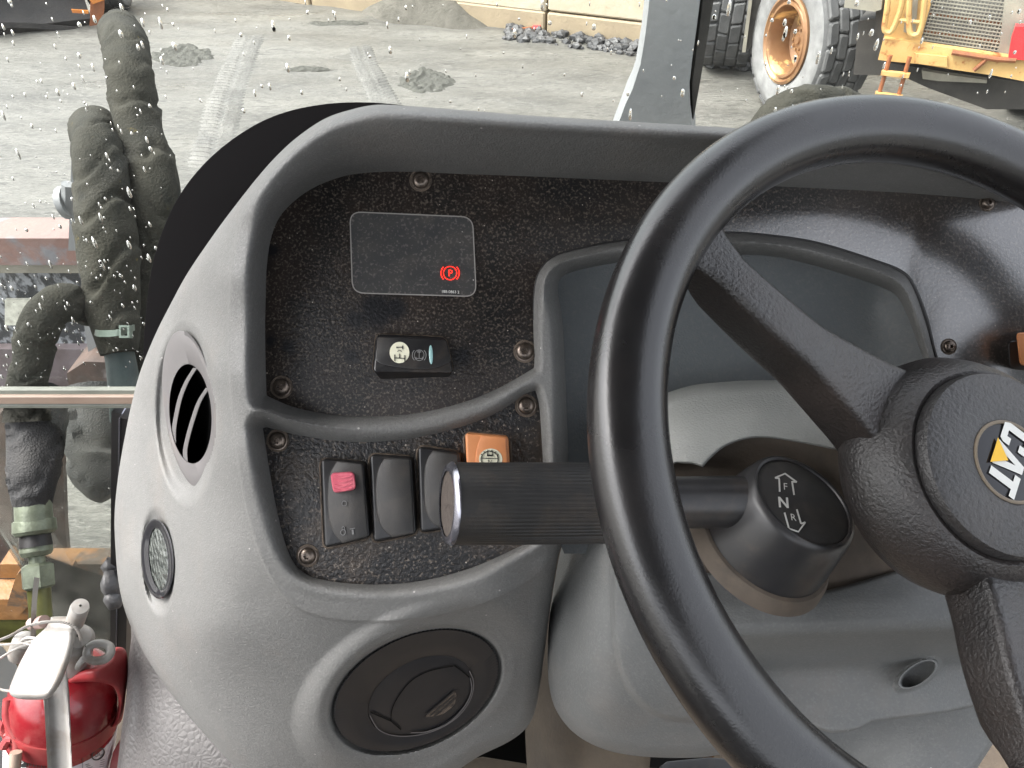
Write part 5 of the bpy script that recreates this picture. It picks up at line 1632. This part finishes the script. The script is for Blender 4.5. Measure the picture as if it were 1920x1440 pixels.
ib.add(*stroke_data([(1485, 903), (1494, 904)], 3.0, dialp))
ib.add(*stroke_data([(1471, 961), (1479, 990)], 3.2, dialp))
ib.add(*stroke_data([(1494, 955), (1502, 982)], 3.2, dialp))
ib.add(*stroke_data([(1473, 989), (1497, 997), (1510, 979)], 3.2, dialp))
ib.add(*stroke_data([(1473, 989), (1480, 990)], 3.0, dialp))
ib.add(*stroke_data([(1502, 982), (1510, 979)], 3.0, dialp))
ib.build('arrow', m_white, lev, smooth=False)
V, Fc = text_data('F', 1473, 912, (18, 2), (-1, -18), dialp); mk('letter', V, Fc, m_white, lev, smooth=False)
V, Fc = text_data('R', 1488, 970, (18, 3), (-3, -18), dialp); mk('letter', V, Fc, m_white, lev, smooth=False)
ib = MB()
for dx in (-0.8, 0.0, 0.8):
    ib.add(*text_data('N', 1469 + dx, 942, (27, 2.5), (-2.5, -29), lambda X, Y, dx=dx: dialp(X, Y) - 0.00006 * dx))
ib.build('letter', m_white, lev, smooth=False)
gA, gB, gC = W(843, 944, 0.372), W(1150, 943, 0.398), W(1398, 941, 0.408)
gd = (gA - gB) / np.linalg.norm(gA - gB)
GL = np.linalg.norm(gA - gB)
gprof = []
nrib = 0
lathe('stalk', [(0.0140, 0), (0.0137, np.linalg.norm(gC - gB) * 0.5), (0.0145, np.linalg.norm(gC - gB) + 0.004)], gC, (gB - gC), m_lever, lev, n=32)
# ribbed grip: fine ridges run along it
tt = np.linspace(0, 2 * np.pi, 240, endpoint=False)
gx_, gy_, gz_ = frame_from(gd, AX_U)
rails = []
rng2 = np.random.default_rng(3)
for h_, r_, rb in ((0.0, 0.0195, 0), (0.001, 0.0206, 1), (GL * 0.3, 0.0206, 1), (GL * 0.55, 0.0204, 1), (GL * 0.78, 0.0202, 0.5), (GL * 0.9, 0.0202, 0.15), (GL * 0.965, 0.0201, 0.05), (GL * 0.985, 0.0200, 0)):
    rr = r_ + 0.00024 * rb * np.sign(np.sin(tt * 60))
    rails.append(gB + gd * h_ + rr[:, None] * (np.cos(tt)[:, None] * gx_ + np.sin(tt)[:, None] * gy_))
loft('grip', rails, m_rubber, lev, cap0=True, sharp=30)
lathe('end_ring', [(0.0202, GL * 0.985), (0.0206, GL * 0.99), (0.0204, GL * 1.0 - 0.0005), (0.0190, GL + 0.0014), (0.0160, GL + 0.0016)], gB, gd, m_chrome, lev, n=48, sharp=50)
lathe('end_cap', [(0.0165, GL + 0.0008), (0.010, GL + 0.0009), (0.0002, GL + 0.001)], gB, gd, m_capend, lev, n=40, cap1=True)

# ================================================================== STEERING WHEEL
WS = 0.87
wcn = np.array([0.239, -0.032, 0.394]) * WS
nwc = np.array([0.239, 0.312, -1.0])
nwc /= np.linalg.norm(nwc)
wc_ = C0 + wcn[0] * AX_R + wcn[1] * AX_U + wcn[2] * AX_F
nw = nwc[0] * AX_R + nwc[1] * AX_U + nwc[2] * AX_F        # axis, towards the driver
RW = 0.19 * WS
sw = thing('steering_wheel', 'black three-spoke steering wheel filling the right of the view, with a round hub badge', 'steering wheel', tuple(wc_))
def wplane(px, py, off=0.0):
    r = ray(px, py)
    return C0 + r * (np.dot(wc_ + nw * off - C0, nw) / np.dot(r, nw))
def wpl(off):
    def fn(X, Y):
        X, Y = np.asarray(X, float), np.asarray(Y, float)
        r = ((X - 960) / F)[..., None] * AX_R + ((720 - Y) / F)[..., None] * AX_U + AX_F
        return np.dot(wc_ + nw * off - C0, nw) / (r @ nw)
    return fn
wx, wy, _ = frame_from(nw, AX_U)
NR, NT = 220, 28
V = []
for i in range(NR):
    a = 2 * math.pi * i / NR
    e = math.cos(a) * wx + math.sin(a) * wy
    for j in range(NT):
        b_ = 2 * math.pi * j / NT
        cx2_, sx2_ = math.cos(b_), math.sin(b_)
        pw = 0.86
        rx = WS * 0.0186 * math.copysign(abs(cx2_) ** pw, cx2_)
        rz = WS * 0.0172 * math.copysign(abs(sx2_) ** pw, sx2_)
        V.append(wc_ + e * (RW + rx) + nw * rz)
Fc = [(i * NT + j, ((i + 1) % NR) * NT + j, ((i + 1) % NR) * NT + (j + 1) % NT, i * NT + (j + 1) % NT) for i in range(NR) for j in range(NT)]
mk('rim', V, Fc, m_wheel, sw, sharp=0)

hub = wplane(1893, 866)
hub_o = hub + nw * 0.0
# hub body and cap
lathe('hub', [(r_ * WS, h_ * WS) for r_, h_ in [(0.040, -0.075), (0.055, -0.062), (0.0655, -0.050), (0.0685, -0.040), (0.0675, -0.029), (0.0630, -0.0190), (0.0580, -0.0115), (0.0545, -0.0085), (0.0525, -0.0072), (0.0508, -0.0078), (0.048, -0.010)]], hub, nw, m_wheel_tex, sw, n=72, sharp=50)
lathe('hub_cap', [(r_ * WS, h_ * WS) for r_, h_ in [(0.0498, -0.009), (0.0498, -0.0030), (0.0486, -0.0008), (0.0465, 0.0000), (0.0350, 0.0010), (0.0235, 0.0014), (0.0222, 0.0010), (0.0218, -0.0008)]], hub, nw, m_cap, sw, n=72, sharp=40)
ec = wplane(1893, 866, 0.0005)
bdg = lathe('badge', [(r_ * WS, h_ * WS) for r_, h_ in [(0.0222, -0.0030), (0.0222, 0.0012), (0.0214, 0.0016), (0.0205, 0.0012), (0.0203, 0.0004)]], ec, nw, M('badge_ring', lin(120, 108, 92), rough=0.5), sw, n=48, sharp=40)
lathe('badge_disc', [(r_ * WS, h_ * WS) for r_, h_ in [(0.0206, 0.0002), (0.015, 0.0007), (0.0003, 0.0009)]], ec, nw, m_gloss, bdg, n=48, cap1=True)
def letter(polys, mat, name='letter', off=0.0018):
    """badge letters: polygons in units of letter height, origin at badge centre"""
    up = np.array([0.80, 0.60])        # picture direction of letter tops
    rt_ = np.array([-0.30, 0.95])       # reading direction
    fn = wpl(off)
    mbb = MB()
    for pts in polys:
        P = np.array([np.array([1893, 864]) + rt_ * x * 56 + up * (y - 0.5) * 64 for x, y in pts])
        V, Fc = loft_data([rail(P, fn, 0.0004), rail(P, fn, 0.0)], True, False, True)
        mbb.add(V, Fc)
    return mbb.build(name, mat, bdg, smooth=False)
letter([[(-1.10, 0.12), (-1.02, 0.0), (-0.50, 0.0), (-0.42, 0.12), (-0.42, 0.34), (-0.66, 0.34), (-0.66, 0.2), (-0.86, 0.2), (-0.86, 0.8), (-0.66, 0.8), (-0.66, 0.66), (-0.42, 0.66), (-0.42, 0.88), (-0.50, 1.0), (-1.02, 1.0), (-1.10, 0.88)]], m_white)
letter([[(-0.40, 0.0), (-0.12, 1.0), (0.14, 1.0), (0.42, 0.0), (0.18, 0.0), (0.01, 0.72), (-0.16, 0.0)], [(-0.14, 0.22), (0.16, 0.22), (0.12, 0.38), (-0.10, 0.38)]], m_white)
letter([[(0.52, 0.0), (0.78, 0.0), (0.78, 0.8), (1.02, 0.8), (1.02, 1.0), (0.28, 1.0), (0.28, 0.8), (0.52, 0.8)]], m_white)
letter([[(-0.42, -0.06), (0.44, -0.06), (0.01, 0.46)]], m_yellow, 'triangle', 0.0024)

def spoke(p_ring, p_mid, p_hub, w0, w1, w2):
    w0, w1, w2 = w0 * WS, w1 * WS, w2 * WS
    a, m_, h_ = wplane(*p_ring, 0.004), wplane(*p_mid, 0.0), wplane(*p_hub, -0.020)
    d = (a - wc_)
    P = curve([a + (a - m_) * 0.06, a, m_, h_, h_ + (h_ - m_) * 0.25], 26, closed=False)
    ss = np.linspace(0, 1, 26)
    wd_ = np.interp(ss, [0, 0.06, 0.16, 0.5, 0.78, 1.0], [w0 * 1.9, w0 * 1.35, w0, w1, w2, w2 * 1.5])
    th = np.interp(ss, [0, 0.15, 0.8, 1.0], [0.012 * WS, 0.034 * WS, 0.038 * WS, 0.045 * WS])
    T = np.gradient(P, axis=0)
    rails = []
    for i in range(26):
        t_ = T[i] / np.linalg.norm(T[i])
        b_ = np.cross(nw, t_)
        b_ /= np.linalg.norm(b_)
        hw, t0 = wd_[i] / 2, th[i]
        sec = []
        for sx_, sy_, r_ in ((1, 0, 0.004), (-1, 0, 0.004), (-1, -1, 0.007), (1, -1, 0.007)):
            cx3, cy3 = sx_ * hw, (0.0 if sy_ == 0 else -t0)
            c_in = np.array([cx3 - sx_ * r_, cy3 + (-r_ if sy_ == 0 else r_)])
            a0 = {(1, 0): 0, (-1, 0): 90, (-1, -1): 180, (1, -1): 270}[(sx_, sy_)]
            for q in range(5):
                an = math.radians(a0 + q * 22.5)
                sec.append(c_in + r_ * np.array([math.cos(an), math.sin(an)]))
        rails.append(np.array([P[i] + b_ * s_[0] + nw * s_[1] for s_ in sec]))
    loft('spoke', rails, m_wheel_tex, sw, cap0=True, cap1=True, sharp=60)
spoke((1322, 452), (1478, 598), (1690, 772), 0.0220, 0.0260, 0.046)
spoke((1990, 1440), (1930, 1240), (1890, 1020), 0.0215, 0.026, 0.040)
spoke((2330, 520), (2150, 660), (1990, 800), 0.0215, 0.026, 0.036)

# ================================================================== FIRE EXTINGUISHER AND ITS BRACKET
exA, exB = W(126, 1238, 0.715), W(112, 1440, 0.775)
exd = (exB - exA) / np.linalg.norm(exB - exA)
ext = thing('fire_extinguisher', 'dusty red fire extinguisher with white metal handle and lever, low at the left', 'fire extinguisher', tuple(exA + exd * 0.36))
m_exred = M('extinguisher_red', (0.24, 0.008, 0.014, 1), (0.18, 0.007, 0.012, 1), 20, rough=0.22, coat=0.4, dust=(lin(178, 120, 112), 22, 0.45, 0.75, 0.35))
m_exbracket = M('bracket_red', lin(150, 42, 46), lin(128, 34, 38), 20, rough=0.5, dust=(lin(150, 110, 100), 25, 0.4, 0.8, 0.4))
m_alu = M('white_painted_alloy', (0.33, 0.318, 0.30), (0.25, 0.238, 0.222), 24, rough=0.32, bumps=[('n', 90, 0.0006)], dust=(lin(112, 96, 82), 26, 0.48, 0.68, 0.6))
body = lathe('cylinder', [(0.018, 0.006), (0.030, 0.011), (0.0415, 0.022), (0.0470, 0.038), (0.0485, 0.055), (0.0485, 0.36), (0.042, 0.38), (0.001, 0.385)], exA, exd, m_exred, ext, n=56, sharp=0)
lathe('neck', [(0.016, -0.01), (0.019, 0.0), (0.019, 0.03)], exA, exd, m_alu, ext, n=28)
# label wrapped on the cylinder
ex_x, ex_y, _ = frame_from(exd, AX_F)
V, Fc = [], []
nl = 40
for i in range(nl + 1):
    t = 2 * math.pi * i / nl
    for h_ in (0.090, 0.30):
        V.append(exA + exd * h_ + 0.0489 * (math.cos(t) * ex_x + math.sin(t) * ex_y))
for i in range(nl):
    Fc.append((i * 2, i * 2 + 2, i * 2 + 3, i * 2 + 1))
lab_ = mk('label', V, Fc, M('paper_label', lin(214, 206, 208), lin(200, 190, 194), 40, rough=0.45), ext)
def cyl_d(X, Y, rr=0.0494):
    """depth of the cylinder surface under picture points"""
    X, Y = np.broadcast_arrays(np.asarray(X, float), np.asarray(Y, float))
    r = ((X - 960) / F)[..., None] * AX_R + ((720 - Y) / F)[..., None] * AX_U + AX_F
    o = C0 - exA
    rp = r - (r @ exd)[..., None] * exd
    op = o - np.dot(o, exd) * exd
    a = (rp * rp).sum(-1)
    b_ = (rp * op).sum(-1)
    c_ = np.dot(op, op) - rr * rr
    return (-b_ - np.sqrt(np.maximum(b_ * b_ - a * c_, 0))) / a
ib = MB()
ib.add(*stroke_data(ell(184, 1414, 13, 9, -40, 30), 2.4, cyl_d, closed=True))
ib.add(*text_data('UL', 184, 1414, (11, -4), (-3, -11), cyl_d))
for k in range(5):
    ib.add(*stroke_data([(160 + k * 2, 1434 + k * 3), (196, 1424 + k * 4)], 0.8, cyl_d))
ib.add(*stroke_data([(155, 1419), (155, 1445)], 0.8, cyl_d))
for k in range(7):
    ib.add(*stroke_data([(53 + k * 5, 1431 + k * 0.6), (53 + k * 5, 1437 + k * 0.6)], 1.6, cyl_d))
dB = ell(41, 1428, 12, 9, 60, 30)
ib.add(*loft_data([rail(dB, cyl_d, 0.0), rail(dB, cyl_d, -0.0002)], True, False, True))
ib.build('label_print', m_ink, ext, smooth=False, kind='stuff')
V, Fc = text_data('B', 41, 1427, (13, 4), (2, -14), lambda X, Y: cyl_d(X, Y) - 0.0006)
mk('letter', V, Fc, m_white, ext, smooth=False)

# valve and levers
LV = curve([(100, 1156), (150, 1158), (152, 1172), (141, 1182), (139, 1204), (131, 1236), (118, 1272), (104, 1296), (88, 1310), (50, 1312), (27, 1308), (17, 1296), (26, 1268), (44, 1230), (62, 1200), (84, 1178), (94, 1162)], 90)
lt_ = tps([(125, 1160, .648), (140, 1170, .645), (90, 1190, .640), (120, 1200, .636), (60, 1230, .626), (100, 1240, .622), (40, 1280, .612), (90, 1280, .608), (60, 1300, .606)])
def lvd(X, Y, s):
    q = np.clip(1 - s / 13, 0, 1)
    return lt_(X, Y) + 0.010 * (1 - np.sqrt(1 - q * q)) + 0.004 * smooth01((1186 - Y) / 10)
relief('squeeze_lever', LV, lvd, 1.6, m_alu, ext, back=0.012)
HP = np.array([(80, 1300), (118, 1262), (124, 1250), (130, 1300), (137, 1480), (92, 1480), (88, 1420), (84, 1340)], float)
def hpd(X, Y, s):
    e1 = np.exp(-((X - (82 + (Y - 1310) * 0.05)) / 4.0) ** 2) + np.exp(-((X - (127 + (Y - 1310) * 0.06)) / 4.0) ** 2)
    return 0.662 + (Y - 1300) * 0.00008 - 0.008 * e1
relief('carry_handle', polysharp(HP, 8), hpd, 1.5, m_alu, ext, back=0.006)
lathe('stud', [(0.0075, 0), (0.0075, 0.030), (0.0068, 0.034), (0.001, 0.035)], W(140, 1168, .660), W(150, 1138, .640) - W(140, 1168, .660), m_alu, ext, n=24, sharp=50)
lathe('valve_block', [(0.014, 0), (0.014, 0.05), (0.011, 0.055), (0.001, 0.055)], W(140, 1245, .71), W(146, 1190, .675) - W(140, 1245, .71), m_alu, ext, n=24, sharp=50)
loopc = curve([(166, 1214), (185, 1206), (204, 1211), (207, 1224), (196, 1236), (176, 1239), (163, 1231)], 50)
dl = tps([(160, 1220, .668), (210, 1210, .672), (190, 1240, .664), (150, 1250, .668)])
tube('pull_ring', np.vstack([rail(loopc, dl), rail(loopc[:1], dl)]), 0.0038, m_alu, ext, n=10, caps=False, squash=0.8)
arm_ = curve([(170, 1232), (155, 1246), (146, 1258), (140, 1252), (148, 1236), (164, 1222)], 30)
plate('ring_arm', arm_, dl, 0.008, m_alu, ext, bev=2)
gk_ = W(36, 1228, .680)
gk2 = W(50, 1190, .665)
lathe('gauge_knob', [(0.009 + 0.0006 * (k % 2), 0.003 * k) for k in range(9)] + [(0.006, 0.026), (0.001, 0.027)], gk_, gk2 - gk_, m_alu, ext, n=26, cap0=True, sharp=40)
lathe('safety_pin', [(0.0055, 0), (0.0055, 0.018), (0.001, 0.0185)], W(60, 1170, .665), W(90, 1164, .655) - W(60, 1170, .665), M('pin_grey', lin(150, 128, 122), rough=0.5), ext, n=20, cap0=True)
bd = curve([W(a, b, d) for a, b, d in ((-12, 1204, .67), (20, 1192, .665), (50, 1175, .66), (75, 1168, .648), (95, 1166, .640), (120, 1168, .637), (140, 1176, .637), (150, 1190, .640), (153, 1208, .65))], 60, closed=False)
bb = MB()
for p in bd:
    bb.add(*stone_data(p, 0.0014, 0.0, 1.0))
bb.build('bead_chain', m_alu, ext, kind='stuff')
for q in (((-12, 1210, .66), (20, 1208, .655), (60, 1202, .648), (68, 1197, .646), (50, 1196, .648), (40, 1204, .65), (66, 1210, .648)), ((-10, 1242, .66), (10, 1228, .66), (40, 1212, .655), (66, 1206, .65)), ((-10, 1288, .67), (6, 1294, .67), (22, 1296, .66))):
    tube('seal_wire', curve([W(*p) for p in q], 40, closed=False), 0.0011, m_alu, ext, n=6)
st = curve([(64, 1082), (60, 1120), (58, 1160), (57, 1204)], 20, closed=False)
V, Fc = loft_data([rail(st + [0, 0], 0.655), rail(st + [10, 2], 0.66), rail(st + [10, 2], 0.662), rail(st, 0.658)], closed=False, wrap=True)
mk('seal_tag', V, Fc, m_alu, ext, smooth=False)

brk = thing('extinguisher_bracket', 'red bracket with strap and latch clasping the fire extinguisher', 'bracket', tuple(W(215, 1400, 0.78)))
BH = curve([(128, 1272), (150, 1258), (182, 1250), (206, 1236), (212, 1217), (224, 1213), (236, 1220), (240, 1250), (237, 1290), (231, 1340), (224, 1356), (208, 1364), (216, 1350), (222, 1320), (218, 1296), (206, 1284), (180, 1279), (150, 1279), (130, 1282)], 110)
bt = tps([(130, 1275, .70), (200, 1240, .70), (225, 1220, .72), (180, 1270, .69), (236, 1300, .73), (222, 1350, .735)])
relief('bracket_head', BH, lambda X, Y, s: bt(X, Y) + 0.008 * (1 - np.sqrt(1 - np.clip(1 - s / 9, 0, 1) ** 2)), 2.0, m_exbracket, brk, back=0.012)
V, Fc = [], []
for i in range(nl + 1):
    t = 2 * math.pi * i / nl
    for h_, r_ in ((0.060, 0.0480), (0.060, 0.0500), (0.081, 0.0502), (0.081, 0.0487)):
        V.append(exA + exd * h_ + r_ * (math.cos(t) * ex_x + math.sin(t) * ex_y))
for i in range(nl):
    for k in range(4):
        Fc.append((i * 4 + k, i * 4 + 4 + k, i * 4 + 4 + (k + 1) % 4, i * 4 + (k + 1) % 4))
mk('strap', V, Fc, m_exbracket, brk, sharp=40)
lt2 = curve([(16, 1310), (14, 1340), (20, 1362), (30, 1380), (34, 1400), (30, 1420)], 24, closed=False)
tube('latch', W(lt2[:, 0], lt2[:, 1], .70), 0.0045, m_exbracket, brk, n=10)
lt3 = curve([(8, 1352), (4, 1366), (9, 1378), (18, 1372), (14, 1354)], 24)
tube('latch_loop', np.vstack([W(lt3[:, 0], lt3[:, 1], .705), W(lt3[:1, 0], lt3[:1, 1], .705)]), 0.003, m_exbracket, brk, n=8, caps=False)
tube('latch_hook', W(np.array([6., 10, 16, 24]), np.array([1402., 1394, 1386, 1386]), .70), 0.004, m_exbracket, brk, n=8)
tube('latch_handle', W(np.array([30., 26, 22]), np.array([1410., 1450, 1490]), .69), 0.005, m_bar, brk, n=10)
bx = np.array([(205, 1440), (212, 1410), (226, 1385), (236, 1370), (236, 1480), (205, 1480)], float)
plate('bracket_foot', polysharp(bx, 10), 0.76, 0.01, m_exbracket, brk, bev=2)
